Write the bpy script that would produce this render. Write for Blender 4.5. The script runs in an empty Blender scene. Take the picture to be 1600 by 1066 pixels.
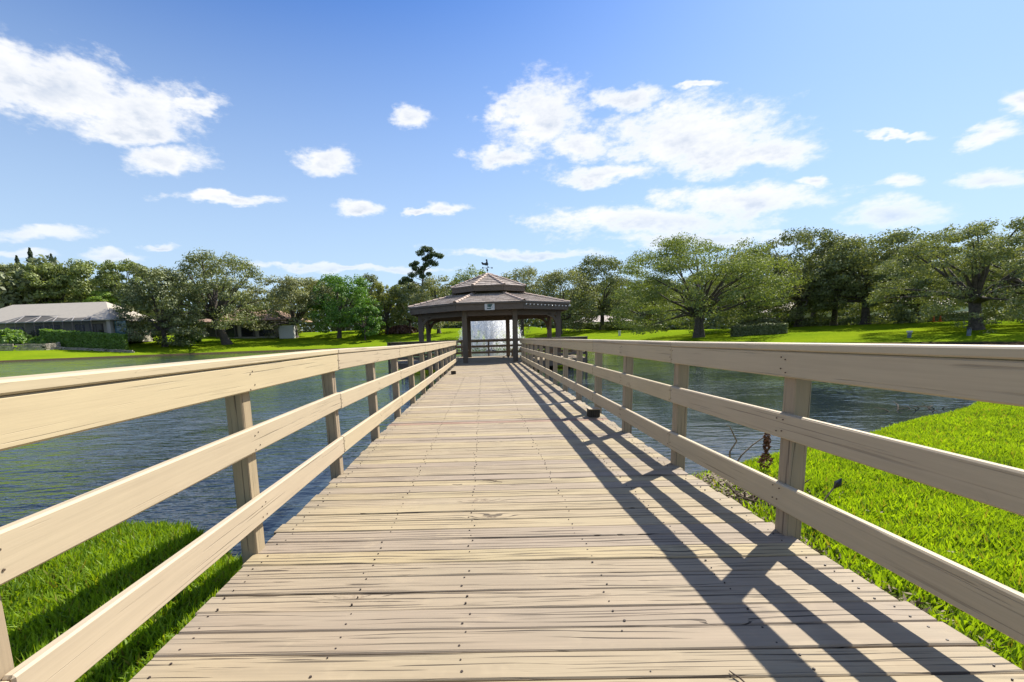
import bpy, math, random
import numpy as np
from mathutils import Vector, Matrix
R = math.radians
random.seed(7)
rng = np.random.default_rng(7)
sc = bpy.context.scene
col = sc.collection
PI = math.pi

# ------------------------------------------------------------------ camera
H = 1.16
cam_d = bpy.data.cameras.new("camera")
cam = bpy.data.objects.new("camera", cam_d)
col.objects.link(cam)
yaw, pitch, roll = -0.0239, 0.1318, 0.0313
fw = Vector((math.sin(yaw) * math.cos(pitch), math.cos(yaw) * math.cos(pitch), -math.sin(pitch)))
rt = Vector((math.cos(yaw), -math.sin(yaw), 0))
up = rt.cross(fw)
cr, sr = math.cos(roll), math.sin(roll)
r2 = rt * cr - up * sr
u2 = rt * sr + up * cr
M = Matrix((r2, u2, -fw)).transposed().to_4x4()
M.translation = Vector((0, 0, H))
cam.matrix_world = M
cam_d.sensor_width = 36
cam_d.lens = 15.75
cam_d.shift_x = 0.0366
cam_d.shift_y = 0.0556
cam_d.clip_start = 0.05
cam_d.clip_end = 9000
sc.camera = cam

# ------------------------------------------------------------------ view, sun and sky
sc.view_settings.view_transform = 'Standard'
sc.view_settings.look = 'None'
sc.view_settings.gamma = 1
sc.view_settings.use_curve_mapping = False
sc.view_settings.exposure = 0.9
SUN = Vector((0.66, 0.60, 1.0)).normalized()
EL = math.asin(SUN.z)
AZ = math.atan2(SUN.x, SUN.y)
sd_ = bpy.data.lights.new("sun", 'SUN')
sd_.energy = 5.0
sd_.angle = R(0.53)
sd_.color = (1.0, 0.93, 0.81)
sun = bpy.data.objects.new("sun", sd_)
col.objects.link(sun)
sun.rotation_euler = SUN.to_track_quat('Z', 'Y').to_euler()

world = bpy.data.worlds.new("World")
sc.world = world
world.use_nodes = True
wn = world.node_tree
wn.nodes.clear()
try:
    world.cycles.sampling_method = 'MANUAL'
    world.cycles.sample_map_resolution = 512
except Exception:
    pass


class NT:
    """small helper for node trees"""
    def __init__(s, t):
        s.t = t
    def n(s, kind, **kw):
        nd = s.t.nodes.new(kind)
        for k, v in kw.items():
            setattr(nd, k, v)
        return nd
    def put(s, sock, v):
        if isinstance(v, bpy.types.NodeSocket):
            s.t.links.new(v, sock)
        elif isinstance(v, (tuple, list)) and len(v) == 3 and len(sock.default_value) == 4:
            sock.default_value = (*v, 1)
        else:
            sock.default_value = v
    def m(s, op, a, b=None, c=None, clamp=False):
        nd = s.n('ShaderNodeMath', operation=op, use_clamp=clamp)
        s.put(nd.inputs[0], a)
        if b is not None:
            s.put(nd.inputs[1], b)
        if c is not None:
            s.put(nd.inputs[2], c)
        return nd.outputs[0]
    def vm(s, op, a, b=None):
        nd = s.n('ShaderNodeVectorMath', operation=op)
        s.put(nd.inputs[0], a)
        if b is not None:
            s.put(nd.inputs[1], b)
        return nd.outputs['Value'] if op in ('LENGTH', 'DOT_PRODUCT') else nd.outputs[0]
    def noise(s, vec, scale, detail=3, rough=.55, dist=0):
        nd = s.n('ShaderNodeTexNoise')
        s.put(nd.inputs['Vector'], vec)
        nd.inputs['Scale'].default_value = scale
        nd.inputs['Detail'].default_value = detail
        nd.inputs['Roughness'].default_value = rough
        nd.inputs['Distortion'].default_value = dist
        return nd.outputs[0]
    def mr(s, v, a, b, c=0., d=1., smooth=False):
        nd = s.n('ShaderNodeMapRange', clamp=True)
        if smooth:
            nd.interpolation_type = 'SMOOTHSTEP'
        s.put(nd.inputs[0], v)
        for i, x in zip((1, 2, 3, 4), (a, b, c, d)):
            s.put(nd.inputs[i], x)
        return nd.outputs[0]
    def mix(s, f, a, b, blend='MIX'):
        nd = s.n('ShaderNodeMix', data_type='RGBA', blend_type=blend)
        s.put(nd.inputs[0], f)
        s.put(nd.inputs[6], a)
        s.put(nd.inputs[7], b)
        return nd.outputs[2]
    def comb(s, x, y, z):
        nd = s.n('ShaderNodeCombineXYZ')
        for i, v in enumerate((x, y, z)):
            s.put(nd.inputs[i], v)
        return nd.outputs[0]
    def sep(s, v):
        nd = s.n('ShaderNodeSeparateXYZ')
        s.put(nd.inputs[0], v)
        return nd.outputs


W = NT(wn)
sky = W.n('ShaderNodeTexSky', sky_type='NISHITA')
sky.sun_disc = False
sky.sun_elevation = EL
sky.sun_rotation = AZ
sky.altitude = 0
sky.air_density = 1.0
sky.dust_density = 0.6
sky.ozone_density = 2.5
hs = W.n('ShaderNodeHueSaturation')
hs.inputs['Saturation'].default_value = 1.2
hs.inputs['Value'].default_value = 1.0
wn.links.new(sky.outputs[0], hs.inputs['Color'])
tc = W.n('ShaderNodeTexCoord')
dx, dy, dz = W.sep(tc.outputs['Generated'])
az = W.m('MULTIPLY', W.m('ARCTAN2', dx, dy), 57.2958)
el = W.m('MULTIPLY', W.m('ARCSINE', dz), 57.2958)
nv = W.comb(az, W.m('MULTIPLY', el, 2.0), 0.)
n1 = W.noise(nv, .16, 8, .58)
n2 = W.noise(W.vm('ADD', nv, (40., 11., 5.)), .45, 6, .6)
n3 = W.noise(W.vm('ADD', nv, (90., 31., 5.)), .16, 4, .6)
n4 = W.noise(W.vm('ADD', nv, (17., 71., 9.)), 1.3, 5, .6)
azp = W.m('MULTIPLY_ADD', W.m('SUBTRACT', n1, .5), 5.0, az)
elp = W.m('MULTIPLY_ADD', W.m('SUBTRACT', n3, .5), 3.4, el)
pv = W.comb(azp, elp, 0.)
CL = [(-41.2,22.2,6.2,2.60,0.26),(-36.2,22.0,6.6,2.5,0.21),(-34.4,20.6,3.2,0.96,0.18),(-44.3,22.8,2.8,2.24,0.30),(-30.8,23.4,3.2,0.53,0.18),(-37.0,20.1,4.5,0.94,0.20),(-33.5,18.2,4.0,1.24,0.15),(-28.7,15.4,5.6,0.56,0.10),(-43.6,10.4,3.6,0.71,0.12),(-17.8,20.0,3.1,1.49,0.07),(-14.4,15.5,3.0,0.74,0.03),(-3.9,15.4,2.6,0.76,-0.02),(-7.8,15.3,2.3,0.35,0.00),(-7.6,24.5,2.1,1.11,0.02),(7.5,24.0,5.6,3.63,-0.08),(17.5,24.8,4.1,1.10,-0.15),(23.8,20.0,9.1,3.35,-0.18),(31.3,17.4,4.1,1.35,-0.21),(3.7,20.7,4.2,1.01,-0.05),(14.8,17.9,6.6,1.02,-0.11),(19.4,12.4,12.9,1.48,-0.11),(29.2,13.3,8.4,1.35,-0.16),(24.5,10.0,12.1,0.87,-0.11),(40.9,10.1,3.9,1.09,-0.19),(41.0,12.5,1.8,0.74,-0.23),(46.5,11.4,2.0,0.73,-0.26),(35.1,14.0,1.3,0.51,-0.21),(46.2,14.9,1.8,0.93,-0.31),(47.7,16.7,1.6,1.14,-0.36),(40.4,16.4,2.6,0.25,-0.28),(5.4,10.0,10.1,0.59,-0.05),(-16.5,8.7,13.1,0.44,0.01),(-38.7,9.0,2.5,0.48,0.08),(-45.5,8.4,2.4,0.43,0.10),(-35.5,10.3,1.7,0.37,0.08),(24.6,24.4,2.5,0.32,-0.21),(27.0,18.3,4.2,2.32,-0.19),(11.5,21.2,4.4,1.53,-0.10)]
dmin = None
hgt = None
for (a, e, ra, rb, t) in CL:
    mp = W.n('ShaderNodeMapping', vector_type='TEXTURE')
    wn.links.new(pv, mp.inputs['Vector'])
    mp.inputs['Location'].default_value = (a, e, 0)
    mp.inputs['Rotation'].default_value = (0, 0, math.atan(t))
    mp.inputs['Scale'].default_value = (ra * .98, rb * 1.0, 1)
    L = W.vm('LENGTH', mp.outputs[0])
    dmin = L if dmin is None else W.m('MINIMUM', dmin, L)
# beyond the mapped clouds the same kind of scattered cumulus goes on all round
gen = W.noise(nv, .055, 5, .6)
gmask = W.mr(W.m('ABSOLUTE', az), 52., 62., 1.6, 0.)
gd = W.m('ADD', W.mr(gen, .50, .64, 1.5, .3), gmask)
hi = W.mr(el, 31., 38., 1.6, 0.)
gd2 = W.m('ADD', W.mr(gen, .52, .66, 1.5, .3), hi)
dmin = W.m('MINIMUM', W.m('MINIMUM', dmin, gd), gd2)
dd = W.m('MULTIPLY_ADD', W.m('SUBTRACT', .5, n1), 1.25, dmin)
dd = W.m('MULTIPLY_ADD', W.m('SUBTRACT', .5, n2), 1.1, dd)
dd = W.m('MULTIPLY_ADD', W.m('SUBTRACT', .5, n4), .75, dd)
cov = W.mr(dd, .42, 1.30, 1., 0., True)
cov = W.m('MULTIPLY', cov, W.mr(el, 3., 14., .25, 1.))
shade = W.mr(n3, .35, .62, 0., 1.)
thick = W.mr(dd, .0, .75, 1., 0.)
ccol = W.mix(W.m('MULTIPLY', W.m('MULTIPLY', thick, shade), .8), (1.0, 1.0, 1.0), (.54, .62, .76))
bg1 = W.n('ShaderNodeBackground')
# thin pale veil towards the horizon
skyc = W.mix(W.m('MULTIPLY', W.mr(el, 2., 36., 1., 0.), .92), hs.outputs[0], (6.7, 6.6, 5.8))
W.put(bg1.inputs[0], W.mix(1.0, skyc, (.68, .88, 1.18), 'MULTIPLY'))
bg1.inputs[1].default_value = 0.078
bg2 = W.n('ShaderNodeBackground')
W.put(bg2.inputs[0], ccol)
bg2.inputs[1].default_value = 0.58
mx = W.n('ShaderNodeMixShader')
W.put(mx.inputs[0], W.m('MULTIPLY', cov, .95))
wn.links.new(bg1.outputs[0], mx.inputs[1])
wn.links.new(bg2.outputs[0], mx.inputs[2])
wo = W.n('ShaderNodeOutputWorld')
wn.links.new(mx.outputs[0], wo.inputs[0])

# ------------------------------------------------------------------ terrain functions
LAKE = np.array([(-95,-12),(-60,-8),(-30,-3),(-12,1.2),(-6,2.9),(-3.3,3.72),(-2.35,3.66),(-2.0,3.42),(-1.6,3.08),(-1.0,3.1),(0.4,3.95),(2.2,4.75),(3.7,5.55),(5.6,6.6),(9.7,8.9),(14,10.6),(22,12.6),(33,13.6),(44,14.2),(50,16),(49,20),(42,24.5),(37,31.5),(33.6,37.5),(30,44.5),(25,51.5),(20.4,59.5),(14.5,72),(7,90),(-6,106),(-25,117),(-42,117),(-58,115),(-72,110),(-81,101),(-87,92),(-96,82),(-112,74),(-135,55),(-140,20)], float)


def lake_sd(X, Y):
    X = np.asarray(X, float); Y = np.asarray(Y, float)
    d = np.full(X.shape, 1e9); ins = np.zeros(X.shape, bool); n = len(LAKE)
    for i in range(n):
        x0, y0 = LAKE[i]; x1, y1 = LAKE[(i + 1) % n]; ex, ey = x1 - x0, y1 - y0
        t = np.clip(((X - x0) * ex + (Y - y0) * ey) / (ex * ex + ey * ey), 0, 1)
        d = np.minimum(d, np.hypot(X - x0 - t * ex, Y - y0 - t * ey))
        c = ((y0 > Y) != (y1 > Y)) & (X < ex * (Y - y0) / (ey if ey else 1e-9) + x0)
        ins ^= c
    d = d + .12 * np.sin(X * 1.3 + np.sin(Y * .9) * 2) * np.clip(np.hypot(X, Y) / 25, .25, 3)
    return np.where(ins, -d, d)


def ground_z(X, Y):
    s = lake_sd(X, Y); X = np.asarray(X, float); Y = np.asarray(Y, float)
    slope = np.interp(X, [-20, 15, 40], [.13, .11, .068])
    far = -.27 + slope * np.minimum(np.maximum(s - .5, 0), np.interp(X, [-20, 15, 35], [42, 42, 25]))
    near = -.42 + .30 * (1 - np.exp(-np.maximum(s, 0) / .55)) + .006 * np.minimum(np.maximum(s, 0), 30)
    k = np.clip((Y - 14) / 10, 0, 1)
    land = near * (1 - k) + far * k
    lip = np.clip(s / .25, 0, 1)
    und = -.62 - .25 * np.minimum(np.maximum(-s, 0), 6)
    return np.where(s > 0, -.62 * (1 - lip) + land * lip, und)


# ------------------------------------------------------------------ mesh helpers
def mesh_from(name, V, F, mats, smooth=False, fm=None):
    me = bpy.data.meshes.new(name)
    me.from_pydata([tuple(v) for v in V], [], F)
    for m_ in (mats if isinstance(mats, (list, tuple)) else [mats]):
        me.materials.append(m_)
    if fm is not None:
        me.polygons.foreach_set('material_index', fm)
    if smooth:
        me.polygons.foreach_set('use_smooth', [True] * len(me.polygons))
    me.update()
    return me


class MB:
    def __init__(s):
        s.V = []; s.F = []
    def box(s, c, d, rz=0, bev=0, mat=None):
        """axis box, centre c, full size d; bev chamfers all twelve edges"""
        hx, hy, hz = d[0] / 2, d[1] / 2, d[2] / 2
        Rm = mat or Matrix.Rotation(rz, 3, 'Z')
        b = min(bev, hx * .9, hy * .9, hz * .9)
        base = len(s.V)
        if b <= 0:
            P = [(x * hx, y * hy, z * hz) for z in (-1, 1) for y in (-1, 1) for x in (-1, 1)]
            s.F += [[base + i for i in f] for f in ((0, 2, 3, 1), (4, 5, 7, 6), (0, 1, 5, 4), (2, 6, 7, 3), (0, 4, 6, 2), (1, 3, 7, 5))]
        else:
            P = []
            for z in (-1, 1):
                for y in (-1, 1):
                    for x in (-1, 1):
                        P += [(x * hx, y * (hy - b), z * (hz - b)), (x * (hx - b), y * hy, z * (hz - b)), (x * (hx - b), y * (hy - b), z * hz)]
            ix = lambda x, y, z, k: base + ((z * 2 + y) * 2 + x) * 3 + k
            F = []
            for x in (0, 1):
                q = [ix(x, 0, 0, 0), ix(x, 1, 0, 0), ix(x, 1, 1, 0), ix(x, 0, 1, 0)]; F.append(q if x else q[::-1])
            for y in (0, 1):
                q = [ix(0, y, 0, 1), ix(0, y, 1, 1), ix(1, y, 1, 1), ix(1, y, 0, 1)]; F.append(q if y else q[::-1])
            for z in (0, 1):
                q = [ix(0, 0, z, 2), ix(1, 0, z, 2), ix(1, 1, z, 2), ix(0, 1, z, 2)]; F.append(q if z else q[::-1])
            for y in (0, 1):
                for z in (0, 1):
                    q = [ix(0, y, z, 1), ix(1, y, z, 1), ix(1, y, z, 2), ix(0, y, z, 2)]; F.append(q if (y ^ z) == 0 and 1 else q[::-1])
            for x in (0, 1):
                for z in (0, 1):
                    q = [ix(x, 0, z, 0), ix(x, 1, z, 0), ix(x, 1, z, 2), ix(x, 0, z, 2)]; F.append(q if (x ^ z) else q[::-1])
            for x in (0, 1):
                for y in (0, 1):
                    q = [ix(x, y, 0, 0), ix(x, y, 1, 0), ix(x, y, 1, 1), ix(x, y, 0, 1)]; F.append(q if (x ^ y) == 0 else q[::-1])
            for x in (0, 1):
                for y in (0, 1):
                    for z in (0, 1):
                        F.append([ix(x, y, z, 0), ix(x, y, z, 1), ix(x, y, z, 2)])
            s.F += F
        s.V += [tuple(Rm @ Vector(p) + Vector(c)) for p in P]
    def bar(s, a, b, w, h, bev=0, upv=(0, 0, 1)):
        """box bar from a to b, w across, h along upv"""
        a = Vector(a); b = Vector(b); x = (b - a); L = x.length; x.normalize()
        z = Vector(upv); y = z.cross(x).normalized(); z = x.cross(y)
        s.box((a + b) / 2, (L, w, h), bev=bev, mat=Matrix((x, y, z)).transposed())
    def tube(s, pts, rad, n=7, cap=True):
        pts = [Vector(p) for p in pts]
        base = len(s.V); prev = None
        for i, p in enumerate(pts):
            t = (pts[min(i + 1, len(pts) - 1)] - pts[max(i - 1, 0)]).normalized()
            if prev is None:
                a = Vector((0, 0, 1)) if abs(t.z) < .9 else Vector((1, 0, 0))
                u = t.cross(a).normalized()
            else:
                u = (prev - t * prev.dot(t))
                u = u.normalized() if u.length > 1e-6 else t.orthogonal().normalized()
            v = t.cross(u); prev = u
            r = rad[i] if hasattr(rad, '__len__') else rad
            for k in range(n):
                a = 2 * PI * k / n
                s.V.append(tuple(p + u * math.cos(a) * r + v * math.sin(a) * r))
        for i in range(len(pts) - 1):
            for k in range(n):
                a = base + i * n + k; b = base + i * n + (k + 1) % n
                s.F.append([a, b, b + n, a + n])
        if cap:
            s.F.append([base + k for k in range(n)][::-1])
            s.F.append([base + (len(pts) - 1) * n + k for k in range(n)])
    def poly(s, pts):
        base = len(s.V); s.V += [tuple(p) for p in pts]; s.F.append(list(range(base, base + len(pts))))
    def prism(s, pts, z0, z1):
        b = len(s.V); n = len(pts)
        s.V += [(p[0], p[1], z0) for p in pts] + [(p[0], p[1], z1) for p in pts]
        s.F += [list(range(b, b + n))[::-1], list(range(b + n, b + 2 * n))]
        for i in range(n):
            j = (i + 1) % n
            s.F.append([b + i, b + j, b + n + j, b + n + i])
    def build(s, name, mat, parent=None, smooth=False):
        return link(name, mesh_from(name, s.V, s.F, mat, smooth), parent)


def link(name, data, parent=None, loc=None, rot=None):
    o = bpy.data.objects.new(name, data)
    col.objects.link(o)
    if parent is not None:
        o.parent = parent
    if loc is not None:
        o.location = loc
    if rot is not None:
        o.rotation_euler = rot
    return o


def tag(o, label=None, cat=None, group=None, kind=None):
    if label: o['label'] = label
    if cat: o['category'] = cat
    if group: o['group'] = group
    if kind: o['kind'] = kind
    return o


def thing(name, label, cat, loc=(0, 0, 0), group=None):
    o = bpy.data.objects.new(name, None)
    o.empty_display_size = .2
    col.objects.link(o)
    o.location = loc
    return tag(o, label, cat, group)


def world_child(mb, name, mat, parent, smooth=False):
    """build a mesh given in world coordinates under a parent that is only translated"""
    p = parent.location
    mb.V = [(v[0] - p.x, v[1] - p.y, v[2] - p.z) for v in mb.V]
    return mb.build(name, mat, parent, smooth)


def quads_mesh(name, P, mat, tri=False):
    """P: (N,4,3) or (N,3,3) array of faces -> mesh"""
    n, k = P.shape[0], P.shape[1]
    me = bpy.data.meshes.new(name)
    me.vertices.add(n * k)
    me.vertices.foreach_set('co', P.astype(np.float32).ravel())
    me.loops.add(n * k)
    me.loops.foreach_set('vertex_index', np.arange(n * k, dtype=np.int32))
    me.polygons.add(n)
    me.polygons.foreach_set('loop_start', np.arange(0, n * k, k, dtype=np.int32))
    me.materials.append(mat)
    me.update(calc_edges=True)
    return me


# ------------------------------------------------------------------ materials
def mat(name):
    m_ = bpy.data.materials.new(name)
    m_.use_nodes = True
    t = NT(m_.node_tree)
    b = m_.node_tree.nodes['Principled BSDF']
    return m_, t, b


KA = .70   # all paints and stones are rendered at real, fairly low albedos


def simple(name, c, rough=.7, var=.12, scale=6, bump=0., metal=0.):
    c = tuple(v * KA for v in c)
    m_, t, b = mat(name)
    tcn = t.n('ShaderNodeTexCoord').outputs['Object']
    nz = t.noise(tcn, scale, 4, .6)
    d = tuple(x * (1 - var * 1.6) for x in c); e = tuple(min(1, x * (1 + var)) for x in c)
    t.put(b.inputs['Base Color'], t.mix(t.mr(nz, .3, .7), d, e))
    b.inputs['Roughness'].default_value = rough
    b.inputs['Metallic'].default_value = metal
    if bump:
        bp = t.n('ShaderNodeBump'); bp.inputs['Strength'].default_value = bump; bp.inputs['Distance'].default_value = .02
        t.put(bp.inputs['Height'], t.noise(tcn, scale * 4, 4, .6)); t.put(b.inputs['Normal'], bp.outputs[0])
    return m_


def wood(name, base, axis='X', crack=1.0, grain=.22, stain=.25, rough=.75, knots=True, warm=(.42, .29, .20), hair=.6, amp=6.):
    """painted, weathered timber; the grain runs along a local axis"""
    base = tuple(v * KA for v in base); warm = tuple(v * KA for v in warm)
    m_, t, b = mat(name)
    o = t.n('ShaderNodeTexCoord').outputs['Object']
    x, y, z = t.sep(o)
    if axis == 'Y': x, y, z = y, x, z
    if axis == 'Z': x, y, z = z, x, y
    rnd = t.n('ShaderNodeObjectInfo').outputs['Random']
    off = t.m('MULTIPLY', rnd, 53.)
    A = t.m('ADD', x, off)
    V = t.comb(A, t.m('MULTIPLY', y, 1.), t.m('ADD', z, t.m('MULTIPLY', rnd, 17.)))
    def st(a, b_, c):
        return t.vm('MULTIPLY', V, (a, b_, c))
    w1 = t.noise(st(.75, 5., 5.), 1., 2, .5)
    # knots: closest feature points, sparse
    vor = t.n('ShaderNodeTexVoronoi'); vor.inputs['Scale'].default_value = 1.
    t.put(vor.inputs['Vector'], st(.9, 2.6, 2.6))
    kd = vor.outputs['Distance']
    kn = t.mr(kd, .02, .20, 1., 0., True) if knots else 0.
    ring = t.m('ADD', t.m('MULTIPLY', y, 62.), t.m('MULTIPLY', t.m('SUBTRACT', w1, .5), amp))
    if knots:
        ring = t.m('ADD', ring, t.m('MULTIPLY', kn, 3.2))
    pp = t.m('PINGPONG', ring, 1.)
    msk = t.noise(st(.8, 16., 16.), 1., 3, .6)
    msk2 = t.noise(st(1.2, 45., 45.), 1., 2, .5)
    thr = t.mr(msk, .42, .72, .0, .215 * crack)
    line = t.m('MULTIPLY', t.mr(t.m('SUBTRACT', thr, pp), 0., .03), t.mr(msk2, .40, .52))
    # short deep splits
    s2 = t.noise(st(1.7, 60., 60.), 1., 2, .5)
    deep = t.m('MULTIPLY', t.mr(s2, .645, .665), t.mr(t.noise(st(.7, 9., 9.), 1., 2, .5), .50, .56))
    hr = t.m('MULTIPLY', t.mr(t.noise(st(1.1, 95., 95.), 1., 2, .5), .615, .65), t.mr(t.noise(st(.8, 8., 8.), 1., 2, .5), .46, .56))
    fine = t.noise(st(3., 150., 150.), 1., 3, .65)
    mid_ = t.noise(st(1.6, 42., 42.), 1., 3, .6)
    blot = t.noise(st(2.2, 5., 5.), 1., 5, .6)
    plank = t.mr(rnd, 0., 1., .84 if crack > 1 else .95, 1.10 if crack > 1 else 1.03)
    c = t.mix(t.mr(blot, .38, .72, 0., stain), base, warm)
    c = t.mix(t.mr(fine, .35, .7, 0., grain), c, tuple(v * .55 for v in base))
    c = t.mix(t.mr(mid_, .40, .72, 0., grain * 1.3), c, tuple(v * .62 for v in base))
    c = t.mix(1.0, c, t.comb(plank, plank, t.m('ADD', t.m('MULTIPLY', t.m('FRACT', t.m('MULTIPLY', rnd, 7.3)), .07), .93)), 'MULTIPLY')
    if knots:
        core = t.m('MULTIPLY', t.mr(kd, .03, .10, 1., 0.), t.mr(t.noise(V, 30., 3, .6), .45, .6))
        c = t.mix(t.m('MULTIPLY', core, .8), c, (.12, .08, .05))
    pos = t.n('ShaderNodeNewGeometry').outputs['Position']
    if crack > 1:
        dirt = t.mr(t.noise(pos, .8, 5, .65), .44, .70, 0., .42)
        c = t.mix(dirt, c, (base[0] * .60, base[1] * .60, base[2] * .66))
        c = t.mix(t.mr(t.noise(pos, 2.7, 4, .7), .56, .70, 0., .30), c, tuple(min(1, v * 1.25) for v in base))
    dark = t.m('MAXIMUM', t.m('MULTIPLY', line, .92), t.m('MULTIPLY', deep, .85 * min(1, crack)))
    dark = t.m('MAXIMUM', dark, t.m('MULTIPLY', hr, hair))
    c = t.mix(dark, c, (.040, .029, .020))
    t.put(b.inputs['Base Color'], c)
    b.inputs['Roughness'].default_value = rough
    b.inputs['Specular IOR Level'].default_value = .35
    hgt_ = t.m('ADD', t.m('MULTIPLY', dark, -1.), t.m('MULTIPLY', fine, .12))
    hgt_ = t.m('ADD', hgt_, t.m('MULTIPLY', pp, .06))
    bp = t.n('ShaderNodeBump'); bp.inputs['Strength'].default_value = .8; bp.inputs['Distance'].default_value = .004
    t.put(bp.inputs['Height'], hgt_)
    t.put(b.inputs['Normal'], bp.outputs[0])
    return m_


BEIGE = (.60, .50, .375)
M_plank = wood('deck_plank_paint', (.505, .412, .272), 'X', 1.9, .34, .26, hair=.75)
M_plank_red = wood('deck_plank_worn', (.50, .34, .22), 'X', 1.3, .35, .7, warm=(.36, .17, .08))
M_plank_pale = wood('deck_plank_pale', (.60, .51, .39), 'X', .5, .15, .1)
M_rail = wood('rail_paint', (.68, .56, .385), 'X', .10, .16, .14, .6, hair=.42, amp=3.)
M_cap = wood('cap_paint', (.68, .565, .395), 'X', .12, .16, .14, .6, hair=.5, amp=3.)
M_post = wood('post_paint', (.50, .40, .275), 'Z', .8, .3, .3, .7, knots=False)
M_dark = wood('brown_timber_x', (.22, .165, .12), 'X', .4, .3, .3, .65, knots=False, warm=(.10, .07, .05))
M_darkz = wood('brown_timber_z', (.21, .16, .118), 'Z', .4, .3, .3, .65, knots=False, warm=(.10, .07, .05))
M_joist = wood('joist_timber', (.16, .12, .085), 'Y', .8, .3, .4, .85, knots=False, warm=(.1, .07, .05))
M_pile = wood('pile_timber', (.13, .105, .08), 'Z', .8, .3, .4, .85, knots=False, warm=(.07, .08, .05))
M_nail = simple('nail_rust', (.05, .03, .022), .6, .2)
M_black = simple('black_metal', (.018, .02, .022), .35, .1)
M_blackp = simple('black_plastic', (.02, .019, .018), .45, .2)
M_white = simple('white_paint', (.78, .77, .74), .5, .05)
M_concrete = simple('concrete', (.42, .39, .34), .9, .2, 3, .3)
M_bulb = simple('bulb_glass', (.8, .85, .85), .15, .05)
M_green = simple('sign_green', (.06, .13, .11), .5, .3, 30)
M_orange = simple('cone_orange', (.75, .16, .04), .5, .1)
M_cloth = simple('grey_blue_paint', (.22, .27, .36), .8, .3)
M_twig = simple('dry_twig', (.13, .09, .06), .9, .3, 20)
M_twigl = simple('pale_twig', (.34, .27, .19), .9, .3, 20)
M_deadleaf = simple('dead_leaf', (.22, .09, .035), .8, .4, 30)
M_soil = simple('soil', (.16, .115, .075), .95, .4, 12, .5)


def tile_mat(name, c1, c2):
    c1 = tuple(v * .85 for v in c1); c2 = tuple(v * .85 for v in c2)
    m_, t, b = mat(name)
    g = t.n('ShaderNodeNewGeometry')
    o = t.n('ShaderNodeTexCoord').outputs['Object']
    rnd = g.outputs['Random Per Island']
    c = t.mix(rnd, c1, c2)
    c = t.mix(t.mr(t.noise(o, 3., 5, .65), .45, .75, 0., .55), c, tuple(v * .45 for v in c1))
    t.put(b.inputs['Base Color'], c)
    b.inputs['Roughness'].default_value = .85
    return m_


M_tile = tile_mat('concrete_roof_tile', (.31, .25, .21), (.43, .37, .33))
M_ridge = tile_mat('ridge_roof_tile', (.50, .38, .30), (.60, .47, .39))


def leafmat(name, c1, c2, trans=.45, gloss=.08, tmul=(1.5, 1.5, .55)):
    m_, t, b = mat(name)
    nt = m_.node_tree
    g = t.n('ShaderNodeNewGeometry')
    o = t.n('ShaderNodeTexCoord').outputs['Object']
    rnd = g.outputs['Random Per Island']
    f = t.m('ADD', t.m('MULTIPLY', rnd, .6), t.m('MULTIPLY', t.noise(o, .35, 2, .5), .5), clamp=True)
    c = t.mix(f, c1, c2)
    if name.startswith('grass'):
        c = t.mix(t.mr(t.noise(o, 1.6, 4, .65), .42, .72, 0., .6), c, (.055, .115, .010))  # deeper green patches: uneven growth plus shade of the gaps painted in
        c = t.mix(t.mr(t.m('FRACT', t.m('MULTIPLY', rnd, 31.)), .93, .95, 0., .7), c, (.22, .17, .06))
    dif = t.n('ShaderNodeBsdfDiffuse'); t.put(dif.inputs[0], c)
    tr = t.n('ShaderNodeBsdfTranslucent')
    t.put(tr.inputs[0], t.mix(1., c, tmul, 'MULTIPLY'))
    gl = t.n('ShaderNodeBsdfGlossy'); gl.inputs['Roughness'].default_value = .55; t.put(gl.inputs[0], (.9, .95, .9))
    m1 = t.n('ShaderNodeMixShader'); m1.inputs[0].default_value = trans
    nt.links.new(dif.outputs[0], m1.inputs[1]); nt.links.new(tr.outputs[0], m1.inputs[2])
    m2 = t.n('ShaderNodeMixShader'); m2.inputs[0].default_value = gloss * .5
    nt.links.new(m1.outputs[0], m2.inputs[1]); nt.links.new(gl.outputs[0], m2.inputs[2])
    nt.links.new(m2.outputs[0], nt.nodes['Material Output'].inputs[0])
    nt.nodes.remove(b)
    return m_


L_oak = leafmat('leaf_oak', (.050, .068, .022), (.29, .32, .13), .24, .08)
L_oakd = leafmat('leaf_oak_dark', (.036, .050, .018), (.24, .27, .11), .22, .08)
L_oakg = leafmat('leaf_oak_fresh', (.045, .072, .018), (.28, .33, .09), .28, .08)
L_olive = leafmat('leaf_olive', (.095, .11, .045), (.30, .31, .15), .28, .08)
L_bright = leafmat('leaf_bright', (.045, .105, .012), (.13, .26, .030), .30, .08)
L_gold = leafmat('leaf_gold', (.09, .11, .025), (.26, .27, .07), .45, .08)
L_lime = leafmat('leaf_lime', (.12, .20, .025), (.30, .42, .07), .5, .06)
L_pine = leafmat('needle_pine', (.040, .060, .022), (.11, .15, .05), .25, .06)
L_con = leafmat('needle_conifer', (.035, .050, .030), (.08, .11, .06), .25, .05)
L_hedge = leafmat('leaf_hedge', (.06, .12, .015), (.20, .33, .05), .4, .08)
L_grass = leafmat('grass_blade', (.115, .225, .010), (.28, .42, .022), .50, .04, (1.75, 1.55, .4))
L_grass2 = leafmat('grass_blade_lush', (.090, .185, .010), (.25, .38, .020), .50, .04, (1.7, 1.5, .4))
M_bark = simple('bark', (.135, .11, .09), .95, .35, 5, .6)
M_barkp = simple('bark_pine', (.22, .17, .14), .95, .3, 4, .6)

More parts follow.
